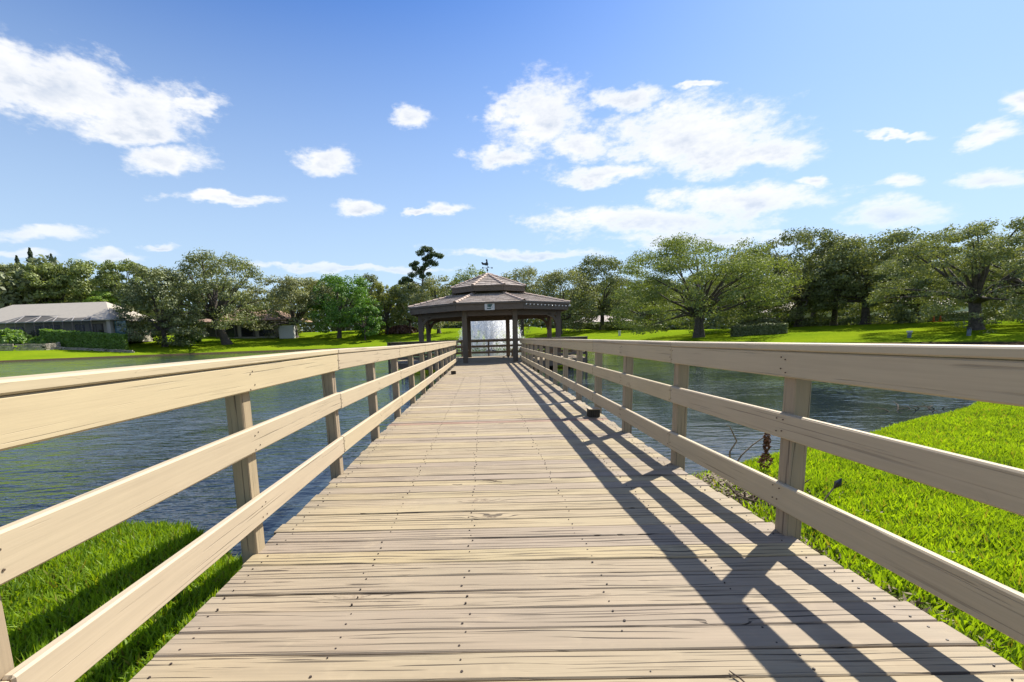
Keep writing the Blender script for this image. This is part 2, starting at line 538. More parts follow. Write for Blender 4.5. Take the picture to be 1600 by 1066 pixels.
# ground
M_ground, t, b = mat('lawn_ground')
o = t.n('ShaderNodeNewGeometry').outputs['Position']
px_, py_, pz_ = t.sep(o)
n_a = t.noise(o, .12, 5, .6); n_b = t.noise(o, 2.2, 5, .65); n_c = t.noise(o, 22., 4, .7)
gc = t.mix(t.mr(n_a, .35, .7), (.130, .210, .008), (.22, .29, .010))
gc = t.mix(t.mr(n_b, .35, .75, 0., .5), gc, (.095, .15, .010))
gc = t.mix(t.mr(n_c, .4, .75, 0., .45), gc, (.09, .14, .015))
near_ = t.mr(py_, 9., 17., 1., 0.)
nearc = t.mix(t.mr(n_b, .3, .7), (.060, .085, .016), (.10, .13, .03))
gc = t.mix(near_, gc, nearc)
soil = t.mr(t.m('ADD', pz_, t.m('MULTIPLY', t.m('SUBTRACT', n_b, .5), .12)), t.mr(py_, 14., 24., -.38, -.27), t.mr(py_, 14., 24., -.30, -.20), 1., 0.)
gc = t.mix(soil, gc, (.060, .045, .028))
t.put(b.inputs['Base Color'], gc)
b.inputs['Roughness'].default_value = .95
b.inputs['Specular IOR Level'].default_value = .0
bp = t.n('ShaderNodeBump'); bp.inputs['Strength'].default_value = .7; bp.inputs['Distance'].default_value = .08
t.put(bp.inputs['Height'], t.m('ADD', n_c, t.m('MULTIPLY', n_b, .8)))
t.put(b.inputs['Normal'], bp.outputs[0])

# water
M_water, t, b = mat('lake_water')
o = t.n('ShaderNodeNewGeometry').outputs['Position']
wv = t.vm('MULTIPLY', o, (1., 1., 1.))
a1 = t.noise(t.vm('MULTIPLY', o, (.6, 1.8, 1.)), 1.6, 4, .55, .4)
a2 = t.noise(t.vm('MULTIPLY', o, (.62, 2.1, 1.)), 4.4, 3, .5, .25)
a3 = t.noise(t.vm('MULTIPLY', o, (1., 1.3, 1.)), .32, 3, .5)
amp = t.mr(t.noise(o, .16, 3, .5), .38, .62, .35, 1.3)
hh = t.m('ADD', t.m('ADD', t.m('MULTIPLY', a1, .042), t.m('MULTIPLY', a2, .026)), t.m('MULTIPLY', a3, .05))
wx_, wy_, wz_ = t.sep(o)
hh = t.m('MULTIPLY', t.m('MULTIPLY', hh, amp), t.mr(wx_, -6., 3., 2.2, .46))
bp = t.n('ShaderNodeBump'); bp.inputs['Strength'].default_value = 1.; bp.inputs['Distance'].default_value = .9
t.put(bp.inputs['Height'], hh)
t.put(b.inputs['Normal'], bp.outputs[0])
t.put(b.inputs['Base Color'], (.012, .020, .028))
b.inputs['Roughness'].default_value = .045
b.inputs['IOR'].default_value = 1.333
b.inputs['Specular IOR Level'].default_value = .95

# ------------------------------------------------------------------ ground and water
def spaced(lo, hi, n, c=0, a=2.2):
    u0, u1 = math.asinh((lo - c) / a), math.asinh((hi - c) / a)
    return c + a * np.sinh(np.linspace(u0, u1, n))


gx = spaced(-3500, 3500, 400, 1.0); gy = spaced(-45, 3800, 300, 4.5)
GX, GY = np.meshgrid(gx, gy)
GZ = ground_z(GX, GY)
# far beyond the lake the land levels out
GZ = GZ + 0.05 * np.sin(GX * .11) * np.sin(GY * .13) * np.clip((lake_sd(GX, GY) - 6) / 20, 0, 1)
nx, ny = len(gx), len(gy)
Vg = np.stack([GX, GY, GZ], -1).reshape(-1, 3)
i0 = (np.arange(ny - 1)[:, None] * nx + np.arange(nx - 1)[None, :]).ravel()
Fg = np.stack([i0, i0 + 1, i0 + nx + 1, i0 + nx], -1)
me = bpy.data.meshes.new('ground')
me.vertices.add(len(Vg)); me.vertices.foreach_set('co', Vg.astype(np.float32).ravel())
me.loops.add(Fg.size); me.loops.foreach_set('vertex_index', Fg.astype(np.int32).ravel())
me.polygons.add(len(Fg)); me.polygons.foreach_set('loop_start', np.arange(0, Fg.size, 4, dtype=np.int32))
me.materials.append(M_ground); me.update(calc_edges=True)
me.polygons.foreach_set('use_smooth', [True] * len(me.polygons))
tag(link('ground', me), 'bright green lawn banks all around the lake', kind='structure')

wm = MB(); wm.poly([(-170, -30, -.5), (70, -30, -.5), (70, 135, -.5), (-170, 135, -.5)])
tag(wm.build('water', M_water), 'dark rippled lake water', kind='structure')

# ------------------------------------------------------------------ boardwalk
walk = thing('boardwalk', 'long beige boardwalk of weathered cross planks leading to the gazebo', 'boardwalk')
LX = lambda y: float(np.interp(y, [1.4, 2.5, 4, 6.4, 21.5], [-1.28, -1.33, -1.31, -1.35, -1.27]))
RX = lambda y: float(np.interp(y, [0, 1.4, 2.2, 3.7, 6.5, 20.4], [1.86, 1.785, 1.71, 1.665, 1.70, 1.73]))


def plank_mesh(seed, L, w, th=.036, n=7):
    r = random.Random(seed)
    V = []; F = []
    ph = r.uniform(0, 6); a1 = r.uniform(.0006, .0030)
    bow = r.uniform(-.004, .004)
    for i in range(n + 1):
        x = -L / 2 + L * i / n
        wob = a1 * math.sin(ph + i * 1.7) + bow * (2 * i / n - 1) ** 2
        wz = .0012 * math.sin(ph * 2 + i * 1.1)
        y0 = -w / 2 + wob; y1 = w / 2 + wob * .6
        c = .005
        V += [(x, y0, -th), (x, y0, -c), (x, y0 + c, wz), (x, y1 - c, wz * .7), (x, y1, -c), (x, y1, -th)]
    for i in range(n):
        a = i * 6; b_ = a + 6
        for k in range(6):
            j = (k + 1) % 6
            F.append([a + k, a + j, b_ + j, b_ + k])
    F.append([0, 5, 4, 3, 2, 1]); F.append([n * 6 + k for k in range(6)])
    return V, F


PW, PG = .1330, .0045
variants = []
for k in range(14):
    V, F = plank_mesh(k, 3.03, PW)
    variants.append(mesh_from('plank', V, F, M_plank))
vred = mesh_from('plank_red', *plank_mesh(77, 3.03, PW), M_plank_red)
vpale = mesh_from('plank_pale', *plank_mesh(78, 3.03, PW), M_plank_pale)
nail = MB(); nrng = random.Random(3)
y = -1.7; k = 0
while y < 21.3:
    cx = (LX(y) + RX(y)) / 2 + nrng.uniform(-.014, .014)
    me_ = variants[nrng.randrange(14)]
    lab = None
    if abs(y - 6.17) < .075: me_ = vred; lab = 'reddish worn plank at the joint of the boardwalk'
    if abs(y - 7.70) < .075: me_ = vpale; lab = 'pale plank with raised edge across the boardwalk'
    if abs(y - 6.17) < .2 and lab is None and y > 6.17: y += .012
    ob = link('plank', me_, walk, (cx, y, nrng.uniform(-.0015, .002) + (.006 if me_ is vpale else 0)), (nrng.gauss(0, .011), nrng.gauss(0, .0008), nrng.gauss(.0, .0020) + (PI if nrng.random() < .5 else 0)))
    ob.scale.x = (RX(y) - LX(y)) / 3.03
    if lab: ob['label'] = lab
    if y > .8 and y < 14:
        for nx_ in (LX(y) + .09, -.61, -.11, .53, 1.08, RX(y) - .08):
            for dy_ in (-.038, .036):
                if nrng.random() < .86:
                    X0 = nx_ + nrng.gauss(0, .012); Y0 = y + dy_ + nrng.gauss(0, .006)
                    rr = nrng.uniform(.0028, .0055)
                    nail.prism([(X0 + rr * math.cos(q), Y0 + rr * math.sin(q)) for q in (0, 1.05, 2.1, 3.14, 4.19, 5.24)], -.004, .0042)
    y += PW + PG + (nrng.random() < .12) * nrng.uniform(.001, .004)
    k += 1
o_ = nail.build('nail_head', M_nail, walk); o_['kind'] = 'stuff'
for jx in (-1.12, -.61, -.11, .53, 1.08, 1.56):
    m_ = MB(); m_.box((0, 0, 0), (.05, 23.2, .19), bev=.004)
    link('joist', mesh_from('joist', m_.V, m_.F, M_joist), walk, (jx, 9.7, -.137))
mb_ = MB(); mb_.box((0, 0, 0), (2.75, .09, .22), bev=.004); bm_ = mesh_from('cross_beam', mb_.V, mb_.F, M_joist)
mp_ = MB(); mp_.tube([(0, 0, 0), (0, 0, 1.9)], .12, 10); pm_ = mesh_from('pile', mp_.V, mp_.F, M_pile, True)
for y in (5.4, 8.3, 11.2, 14.1, 17.0, 19.9):
    link('cross_beam', bm_, walk, (.2, y, -.345))
    for px in (-1.0, 1.42):
        link('pile', pm_, walk, (px, y, -2.36))

# ---- railings along the boardwalk
def rail_part(name, parent, x0, y0, x1, y1, z, th, h, m_, bev=.006, z1=None):
    z1 = z if z1 is None else z1
    a = Vector((x0, y0, z)); b_ = Vector((x1, y1, z1)); L = (b_ - a).length
    q = MB(); q.box((0, 0, 0), (L, th, h), bev=bev)
    o_ = link(name, mesh_from(name, q.V, q.F, m_), parent, (a + b_) / 2 - parent.location)
    o_.rotation_euler = (0, -math.asin((z1 - z) / L), math.atan2(y1 - y0, x1 - x0))
    return o_


def railing(side, label):
    t_ = thing('railing', label, 'railing', (0, 0, 0), 'railings along the boardwalk')
    if side < 0:
        ry = [0, 3.8, 6.8, 21.3]; rx = [-1.262, -1.262, -1.275, -1.215]
        ys = [-.43, 1.045] + [.93 + 1.468 * i for i in range(1, 14)]
        step = 2; start = 0
    else:
        ry = [0, 1.6, 2.2, 4.6, 8, 21.3]; rx = [1.69, 1.668, 1.638, 1.600, 1.63, 1.70]
        ys = [-.37] + [1.075 + 1.415 * i for i in range(15)]
        step = 2; start = 1
    X = lambda y: float(np.interp(y, ry, rx))
    rr = random.Random(5 + side)
    ys = [y for y in ys if y < 21.45]
    dz = -.006 if side > 0 else 0.
    pq = MB(); pq.box((0, 0, 0), (.092, .095, 1.46), bev=.006)
    pmesh = mesh_from('post', pq.V, pq.F, M_post)
    for y in ys:
        # x is the face the rails are bolted to
        xo = X(y) + side * (.040 + .046)
        o_ = link('post', pmesh, t_, (xo, y, .305 + dz), (0, side * rr.uniform(.004, .02), rr.uniform(-.02, .02)))
        q = MB()
    zw = lambda y: (float(np.interp(y, [0, 1, 3.8, 6.5, 21], [-.004, -.003, .018, .0, -.01])) if side < 0 else float(np.interp(y, [0, 4, 8, 21], [-.008, -.012, .0, -.01])))
    # joints of the boards sit on posts
    def segs(off, st):
        j = [ys[0] - 1.2] + [ys[i] for i in range(off, len(ys), st)]
        j = [q_ for q_ in j if q_ < 21.0] + [21.35]
        return list(zip(j[:-1], j[1:]))
    sb = MB(); sb.prism([(.0038 * math.cos(q_), .0038 * math.sin(q_)) for q_ in np.linspace(0, 2 * PI, 7)[:-1]], -.003, .0025); smesh = mesh_from('screw', sb.V, sb.F, M_twig)
    for y in ys:
        if y < 14:
            for zc_ in (.945, 1.01, .605, .67, .205, .275):
                for e_ in (-.022, .022):
                    link('screw', smesh, t_, (X(y) - side * .0005, y + e_ + rr.gauss(0, .005), zc_ + rr.gauss(0, .008) + dz), (0, PI / 2, 0))
    def board(nm, off, st, zc, h, th, matl, shift=0.):
        for (a, b_) in segs(off, st):
            # follow the slow bend of the rail: split at half way only in angle
            x0 = X(a) + side * (th / 2 + shift); x1 = X(b_) + side * (th / 2 + shift)
            j0 = rr.gauss(0, .0025); j1 = rr.gauss(0, .0025)
            rail_part(nm, t_, x0, a + .0025, x1, b_ - .0025, zc + zw(a) + j0, th, h, matl, .007, zc + zw(b_) + j1)
    board('cap_board', 1, 2, 1.071, .040, .140, M_cap, -.008)
    board('top_rail', 1, 2, .9785, .142, .038, M_rail)
    board('middle_rail', 1, 2, .638, .140, .038, M_rail)
    board('bottom_rail', 1, 2, .243 if side < 0 else .232, .150, .038, M_rail)
    return t_


railing(-1, 'sunlit beige three-board wooden railing on the side of the boardwalk without shadow stripes')
railing(1, 'shaded beige three-board wooden railing casting striped shadows onto the planks')

# ------------------------------------------------------------------ low ribbed deck lights
def deck_light(label, x, y):
    t_ = thing('deck_light', label, 'deck light', (x, y, .002), 'low ribbed deck lights')
    q = MB(); q.box((0, 0, .057), (.135, .135, .11), bev=.004); q.build('housing', M_blackp, t_)
    q = MB(); q.box((0, 0, .119), (.165, .165, .014), bev=.004); q.build('lid', M_cap, t_)
    rm = MB(); rm.box((0, 0, 0), (.009, .012, .104), bev=.002); rmesh = mesh_from('rib', rm.V, rm.F, M_blackp)
    for k in range(5):
        for s_ in (-1, 1):
            link('rib', rmesh, t_, (-.058 + .029 * k, s_ * .0735, .057))
            link('rib', rmesh, t_, (s_ * .0735, -.058 + .029 * k, .057), (0, 0, PI / 2))
deck_light('black ribbed deck light by the shaded railing post at the plank joint', 1.535, 6.33)
deck_light('small dark deck light beside the sunlit railing near the gazebo', -1.03, 14.9)

# ------------------------------------------------------------------ gazebo
CX, GYc = .32, 25.05
G0 = Vector((CX, GYc, 0))
gz = thing('gazebo', 'brown octagonal gazebo with two-tier tiled roof at the end of the boardwalk', 'gazebo', tuple(G0))
def octa(a, y0, b_, y1, y2, y3):
    return [(CX - a, y0), (CX + a, y0), (CX + b_, y1), (CX + b_, y2), (CX + a, y3), (CX - a, y3), (CX - b_, y2), (CX - b_, y1)]
COLS = octa(1.21, 21.8, 3.55, 23.5, 26.6, 28.3)
EAVE = octa(1.56, 21.2, 4.0, 23.2, 26.9, 28.9)
INN = octa(.70, 23.72, 1.66, 24.4, 25.7, 26.38)
UEAV = octa(.76, 23.15, 1.9, 24.1, 26.0, 26.95)
cq = MB(); cq.box((0, 0, 0), (.24, .24, 2.48), bev=.008); cmesh = mesh_from('column', cq.V, cq.F, M_darkz)
for i, (x, y) in enumerate(COLS):
    link('column', cmesh, gz, (x - CX, y - GYc, 1.242))
for i in range(8):
    a, b_ = COLS[i], COLS[(i + 1) % 8]
    A = Vector((*a, 2.36)); B = Vector((*b_, 2.36)); d = (B - A).normalized()
    q = MB(); q.bar(A + d * .1, B - d * .1, .09, .27, .006); world_child(q, 'beam', M_dark, gz)
    # knee braces
    for P, s_ in ((A, 1), (B, -1)):
        q = MB()
        pts = [P + d * s_ * (.08 + .66 * (1 - math.cos(u * PI / 2))) + Vector((0, 0, -.80 + .70 * math.sin(u * PI / 2))) for u in np.linspace(0, 1, 6)]
        for p0, p1 in zip(pts[:-1], pts[1:]):
            q.bar(p0, p1 + (p1 - p0) * .08, .09, .14)
        if i not in (0, 4) and not (i in (1, 3) and s_ == (1 if i == 1 else -1)) and not (i in (7, 5) and s_ == (-1 if i == 7 else 1)):
            world_child(q, 'brace', M_dark, gz)
def fascia(E, z0, z1, nm):
    for i in range(8):
        a, b_ = Vector((*E[i], 0)), Vector((*E[(i + 1) % 8], 0))
        q = MB(); q.bar(Vector((a.x, a.y, (z0 + z1) / 2)), Vector((b_.x, b_.y, (z0 + z1) / 2)), .04, z1 - z0, .004)
        world_child(q, nm, M_dark, gz)
fascia(EAVE, 2.46, 2.76, 'fascia_board')
fascia(UEAV, 3.53, 3.75, 'upper_fascia_board')
q = MB(); q.prism(INN, 3.25, 3.62); world_child(q, 'roof_neck', M_dark, gz)


def roof(E, ze, I, zi, nc, nm, over):
    """tiled facets; E eave ring, I upper ring (or apex), courses nc"""
    cen = Vector((CX, GYc, 0)); tl = MB(); base = MB()
    Eo = [Vector((cen.x + (p[0] - cen.x) * over, cen.y + (p[1] - cen.y) * over, ze)) for p in E]
    Io = [Vector((p[0], p[1], zi)) for p in I]
    for i in range(8):
        e0, e1, i0_, i1_ = Eo[i], Eo[(i + 1) % 8], Io[i], Io[(i + 1) % 8]
        n_ = (e1 - e0).cross((i0_ + i1_) / 2 - (e0 + e1) / 2).normalized()
        if n_.z < 0: n_ = -n_
        dn = Vector((0, 0, -.05))
        bb = len(base.V)
        base.V += [tuple(p) for p in (e0, e1, i1_, i0_)] + [tuple(p + dn) for p in (e0, e1, i1_, i0_)]
        base.F += [[bb + k_ for k_ in f] for f in ((0, 1, 2, 3), (7, 6, 5, 4), (0, 4, 5, 1), (2, 6, 7, 3))]
        for c in range(nc):
            v0 = c / nc; v1 = min(1., (c + 1.12) / nc)
            l0, r0 = e0.lerp(i0_, v0), e1.lerp(i1_, v0); l1, r1 = e0.lerp(i0_, v1), e1.lerp(i1_, v1)
            w = (r0 - l0).length; nt_ = max(1, round(w / .34))
            cuts = [0.] + [min(1, max(0, (k_ + (.5 if c % 2 else 0)) / nt_)) for k_ in range(1 if not c % 2 else 0, nt_ + (0 if not c % 2 else 0))] + [1.]
            cuts = sorted(set(cuts))
            for u0, u1_ in zip(cuts[:-1], cuts[1:]):
                g = .006 / max(w, .3)
                if u1_ - u0 < .02: continue
                j_ = random.uniform(0, .007)
                p = [l0.lerp(r0, u0 + g), l0.lerp(r0, u1_ - g), l1.lerp(r1, u1_ - g), l1.lerp(r1, u0 + g)]
                up_ = [p[0] + n_ * (.050 + j_), p[1] + n_ * (.050 + j_), p[2] + n_ * .022, p[3] + n_ * .022]
                lo_ = [p[0] + n_ * (.012), p[1] + n_ * (.012), p[2] + n_ * .002, p[3] + n_ * .002]
                bb = len(tl.V)
                tl.V += [tuple(q_) for q_ in up_ + lo_]
                tl.F += [[bb + k_ for k_ in f] for f in ((0, 1, 2, 3), (0, 4, 5, 1), (1, 5, 6, 2), (3, 7, 4, 0))]
    world_child(base, 'roof_deck', M_dark, gz)
    o_ = world_child(tl, nm, M_tile, gz); o_['kind'] = 'stuff'
    return Eo, Io


Eo, Io = roof(EAVE, 2.79, INN, 3.46, 9, 'roof_tile', 1.02)
APEX = [(CX, GYc)] * 8
Eu, Iu = roof(UEAV, 3.78, APEX, 4.60, 7, 'upper_roof_tile', 1.02)
# barrel tiles on the hips, one object each
rt_ = MB(); nseg = 6
for i in range(2):
    r_ = .105 if i == 0 else .082
    for k in range(nseg + 1):
        a = PI * k / nseg
        rt_.V.append((-.20 + .40 * i, r_ * math.cos(a), r_ * .75 * math.sin(a) + (.012 if i == 0 else 0)))
for i in range(2):
    r_ = .088 if i == 0 else .066
    for k in range(nseg + 1):
        a = PI * k / nseg
        rt_.V.append((-.20 + .40 * i, r_ * math.cos(a), r_ * .75 * math.sin(a) + (.012 if i == 0 else 0)))
n1_ = nseg + 1
for k in range(nseg):
    rt_.F.append([k, k + 1, n1_ + k + 1, n1_ + k])
    rt_.F.append([2 * n1_ + k, 3 * n1_ + k, 3 * n1_ + k + 1, 2 * n1_ + k + 1])
    rt_.F.append([k, 2 * n1_ + k, 2 * n1_ + k + 1, k + 1])
rmesh = mesh_from('ridge_tile', rt_.V, rt_.F, M_ridge, False)
def hips(Eo, Io, nm, sc_=1.):
    for i in range(8):
        a, b_ = Eo[i], Io[i]; L = (b_ - a).length; n_ = max(2, round(L / (.34 * sc_)))
        x = (b_ - a).normalized(); y_ = Vector((0, 0, 1)).cross(x).normalized(); z_ = x.cross(y_)
        Rm = Matrix((x, y_, z_)).transposed().to_4x4()
        for k in range(n_):
            p = a.lerp(b_, (k + .5) / n_) + z_ * .035
            o_ = link('ridge_tile', rmesh, gz)
            o_.matrix_local = Matrix.Translation(p - G0) @ Rm @ Matrix.Diagonal((L / n_ / .36, sc_, sc_, 1))
hips(Eo, Io, 'ridge_tile')
hips(Eu, Iu, 'ridge_tile', .9)

# weather vane
wv_ = thing('weather_vane', 'black rooster weather vane with compass arms on top of the gazebo roof', 'weather vane', (CX, GYc, 4.60))
q = MB(); q.tube([(0, 0, 0), (0, 0, .66)], .012, 8); q.tube([(0, 0, .16), (0, 0, .2), (0, 0, .24), (0, 0, .28)], [.02, .045, .045, .02], 8); q.build('pole', M_black, wv_)
q = MB()
for a in range(4):
    an = a * PI / 2 + .25; c_, s_ = math.cos(an), math.sin(an)
    q.tube([(0, 0, .34), (c_ * .24, s_ * .24, .34)], .008, 6)
    q.box((c_ * .26, s_ * .26, .34), (.06, .018, .075), an)
q.build('compass_arms', M_black, wv_)
roost = [(-.30, .56), (-.25, .50), (-.16, .50), (-.12, .47), (.02, .46), (.06, .52), (.04, .60), (.01, .66), (.03, .70), (.0, .735), (.01, .78), (-.04, .80), (-.07, .77), (-.11, .755), (-.065, .735), (-.06, .66), (-.10, .60), (-.20, .60), (-.27, .66), (-.33, .63)]
q = MB(); bq = len(q.V); nn = len(roost)
q.V += [(x, -.010, z) for x, z in roost] + [(x, .010, z) for x, z in roost]
q.F += [list(range(nn)), list(range(nn, 2 * nn))[::-1]] + [[i, i + nn, (i + 1) % nn + nn, (i + 1) % nn] for i in range(nn)]
q.build('rooster', M_black, wv_)

# sign on the front fascia
sg = thing('sign', 'small white sign with green print on the front fascia of the gazebo', 'sign', (.325, 21.155, 2.60))
q = MB(); q.box((0, 0, 0), (.46, .02, .30), bev=.003); q.build('sign_board', M_white, sg)
q = MB()
q.box((.01, -.0115, .105), (.26, .002, .035))
q.poly([(-.12, -.0125, .05), (-.10, -.0125, .0), (.05, -.0125, -.03), (.13, -.0125, .07), (.10, -.0125, .085), (-.05, -.0125, .085)][::1])
q.box((-.03, -.0115, -.075), (.20, .002, .05))
q.box((.13, -.0115, -.02), (.06, .002, .018))
q.build('print', M_green, sg)
q = MB(); q.box((-.02, -.0145, -.035), (.05, .002, .03)); q.build('print_dot', M_white, sg)

# string of bulbs under the eave
sl = thing('string_light', 'string of small white bulbs under the right-hand front eave of the gazebo', 'string light', (CX + 1.6, 21.2, 2.74))
A = Vector((CX + 1.66, 21.24, 2.70)); B = Vector((CX + 3.98, 23.12, 2.66)); off = Vector((.05, -.055, 0)) 
q = MB(); q.tube([A + off, B + off], .006, 6); world_child(q, 'wire', M_black, sl)
bb_ = MB(); bb_.tube([(0, 0, .03), (0, 0, .02), (0, 0, 0), (0, 0, -.02), (0, 0, -.03)], [.012, .026, .032, .024, .008], 8); bmesh_ = mesh_from('bulb', bb_.V, bb_.F, M_bulb, True)
for k in range(13):
    p = A.lerp(B, k / 12) + off + Vector((0, 0, -.035)) - sl.location
    link('bulb', bmesh_, sl, p)
for nm_, e, lb in (('floodlight', (CX + 4.05, 23.12, 2.68), 'small white floodlight at the end of the string of bulbs'), ('floodlight', (CX - 4.05, 23.12, 2.62), 'small pale floodlight at the eave corner farthest from the sign, over the sunlit railing')):
    f_ = thing(nm_, lb, 'floodlight', e, 'floodlights at the gazebo eaves')
    q = MB(); q.tube([(0, 0, 0), (0, -.05, -.01), (0, -.12, -.03)], [.03, .04, .06], 9); q.build('lamp_head', M_white, f_, True)
    q = MB(); q.tube([(0, .04, .05), (0, 0, 0)], .012, 6); q.build('bracket', M_black, f_)

# ------------------------------------------------------------------ platform around the gazebo
PLAT = [(CX - 1.70, 21.36), (CX - 5.35, 23.7), (CX - 5.35, 27.4), (CX - 1.75, 29.5), (CX + 1.75, 29.5), (CX + 5.05, 27.4), (CX + 5.05, 23.7), (CX + 1.55, 21.36)]
pf = thing('platform', 'dark-edged timber platform on piles carrying the gazebo', 'platform', (CX, GYc, 0))
def plat_span(y):
    xs = []
    for i in range(8):
        (xa, ya), (xb, yb) = PLAT[i], PLAT[(i + 1) % 8]
        if (ya - y) * (yb - y) < 0: xs.append(xa + (xb - xa) * (y - ya) / (yb - ya))
    return (min(xs), max(xs)) if len(xs) > 1 else None
y = 21.44
while y < 29.42:
    s_ = plat_span(y)
    o_ = link('plank', variants[random.randrange(14)], pf, ((s_[0] + s_[1]) / 2 - CX, y - GYc, 0))
    o_.scale.x = (s_[1] - s_[0]) / 3.03
    y += PW + PG
for i in range(8):
    if i == 7: continue
    a, b_ = Vector((*PLAT[i], -.17)), Vector((*PLAT[(i + 1) % 8], -.17))
    q = MB(); q.bar(a, b_, .045, .25, .004); world_child(q, 'rim_board', M_dark, pf)
for (x, y) in PLAT + [(CX - 3.5, 25), (CX + 3.5, 25), (CX - 1.8, 23), (CX + 1.8, 23), (CX - 3, 27.5), (CX + 3, 27.5)]:
    xi = CX + (x - CX) * .95; yi = GYc + (y - GYc) * .95
    link('pile', pm_, pf, (xi - CX, yi - GYc, -2.1))
for yb in (22.6, 25.0, 27.6):
    s_ = plat_span(yb); q = MB(); q.bar((s_[0] + .1, yb, -.2), (s_[1] - .1, yb, -.2), .08, .28); world_child(q, 'cross_beam', M_joist, pf)

pr = thing('railing', 'railing round the gazebo platform over the water, backlit shade coloured in as dark brown', 'railing', (CX, GYc, 0))  # dark timber colour carries the backlit shade of this railing
ppm = MB(); ppm.box((0, 0, 0), (.10, .10, 1.7), bev=.006); ppost = mesh_from('post', ppm.V, ppm.F, M_darkz)
done = set()
for i in range(7):
    a, b_ = Vector((*PLAT[i], 0)), Vector((*PLAT[(i + 1) % 8], 0)); L = (b_ - a).length; n_ = max(2, round(L / 1.5)); d = (b_ - a).normalized()
    nin = Vector((-d.y, d.x, 0))
    if nin.dot(Vector((CX, GYc, 0)) - a) < 0: nin = -nin
    for k in range(n_ + (1 if i == 6 else 0)):
        p = a.lerp(b_, k / n_)
        link('post', ppost, pr, (p.x - CX, p.y - GYc, .22))
    for zc, h in ((.985, .14), (.638, .14), (.245, .14)):
        q = MB(); q.bar(a + nin * .075 + Vector((0, 0, zc)), b_ + nin * .075 + Vector((0, 0, zc)), .038, h, .005)
        world_child(q, {.985: 'top_rail', .638: 'middle_rail', .245: 'bottom_rail'}[zc], M_dark, pr)
    q = MB(); q.bar(a + Vector((0, 0, 1.077)), b_ + Vector((0, 0, 1.077)), .14, .036, .005); world_child(q, 'cap_board', M_dark, pr)

# benches
for s_, lb in ((-1, 'grey timber bench in the gazebo, on the side of the sunlit railing'), (1, 'grey timber bench in the gazebo, on the side of the string of bulbs')):
    bx = CX + s_ * 2.25
    bn = thing('bench', lb, 'bench', (bx, 27.15, 0), 'benches inside the gazebo')
    an = s_ * -.52
    for k in range(3):
        q = MB(); q.box((0, 0, 0), (2.1, .13, .036), bev=.004)
        o_ = link('seat_board', mesh_from('seat_board', q.V, q.F, M_rail), bn, (-(-.14 + .14 * k) * math.sin(an), (-.14 + .14 * k) * math.cos(an), .455), (0, 0, an))
    for u in (-.9, .9):
        q = MB(); q.box((0, 0, 0), (.08, .36, .43), bev=.004)
        link('leg', mesh_from('leg', q.V, q.F, M_darkz), bn, (u * math.cos(an), u * math.sin(an), .22), (0, 0, an))
# small cleats on the deck
for x, lb in ((1.15, 'small dark cleat on the gazebo floor nearer the sunlit railing'), (1.42, 'small dark cleat on the gazebo floor nearer the string of bulbs')):
    cl_ = thing('cleat', lb, 'cleat', (x, 26.4, .002), 'small dark cleats on the gazebo floor')
    q = MB(); q.box((0, 0, .015), (.10, .06, .03), bev=.006); q.build('base', M_black, cl_)
    q = MB(); q.tube([(-.10, 0, .075), (-.05, 0, .06), (.05, 0, .06), (.10, 0, .075)], [.010, .018, .018, .010], 7); q.tube([(0, 0, .02), (0, 0, .06)], .018, 7); q.build('horn', M_black, cl_, True)

# ------------------------------------------------------------------ fountain
ft = thing('fountain', 'tall white spray fountain on the lake behind the gazebo', 'fountain', (.95, 60, -.5))
q = MB(); q.tube([(0, 0, -.1), (0, 0, .12), (0, 0, .16)], [.7, .7, .3], 14); q.tube([(0, 0, .1), (0, 0, .4)], [.15, .1], 10); q.build('float', M_black, ft)
M_spray, t, b = mat('water_spray')
nt = M_spray.node_tree
d1 = t.n('ShaderNodeBsdfDiffuse'); t.put(d1.inputs[0], (1., 1., 1.))
d2 = t.n('ShaderNodeBsdfTranslucent'); t.put(d2.inputs[0], (1., 1., 1.))
tp = t.n('ShaderNodeBsdfTransparent')
m1 = t.n('ShaderNodeMixShader'); m1.inputs[0].default_value = .6
nt.links.new(d1.outputs[0], m1.inputs[1]); nt.links.new(d2.outputs[0], m1.inputs[2])
m2 = t.n('ShaderNodeMixShader'); m2.inputs[0].default_value = .8
nt.links.new(tp.outputs[0], m2.inputs[1]); nt.links.new(m1.outputs[0], m2.inputs[2])
nt.links.new(m2.outputs[0], nt.nodes['Material Output'].inputs[0]); nt.nodes.remove(b)
frng = np.random.default_rng(11)
Q = []
for ring, (nj, vr, vz) in enumerate([(16, .25, 10.6), (22, .8, 10.4), (28, 1.35, 10.1), (32, 1.9, 9.6), (30, 2.4, 8.8), (16, 2.9, 7.2)]):
    for j in range(nj):
        an = 2 * PI * (j + frng.uniform(-.2, .2)) / nj
        N = 900
        tt = frng.uniform(0, 1, N) * 2 * vz / 9.81
        sp = 1 + frng.normal(0, .025, N)
        x = np.cos(an) * vr * tt * sp; yy = np.sin(an) * vr * tt * sp; zz = .4 + vz * sp * tt - 4.905 * tt ** 2
        jit = .03 + .10 * (tt / tt.max())
        P = np.stack([x, yy, zz], -1) + frng.normal(0, 1, (N, 3)) * jit[:, None]
        P = P[P[:, 2] > -.02]; n_ = len(P); s_ = frng.uniform(.018, .05, n_)
        vel = np.stack([np.full(n_, 0.), np.full(n_, 0.), np.ones(n_)], -1)
        u = frng.normal(0, 1, (n_, 3)); u /= np.linalg.norm(u, axis=1)[:, None]
        Q.append(np.stack([P - u * s_[:, None], P + u * s_[:, None] , P + vel * (s_ * 3.0)[:, None]], 1))
o_ = link('spray', quads_mesh('spray', np.concatenate(Q), M_spray), ft); o_['kind'] = 'stuff'

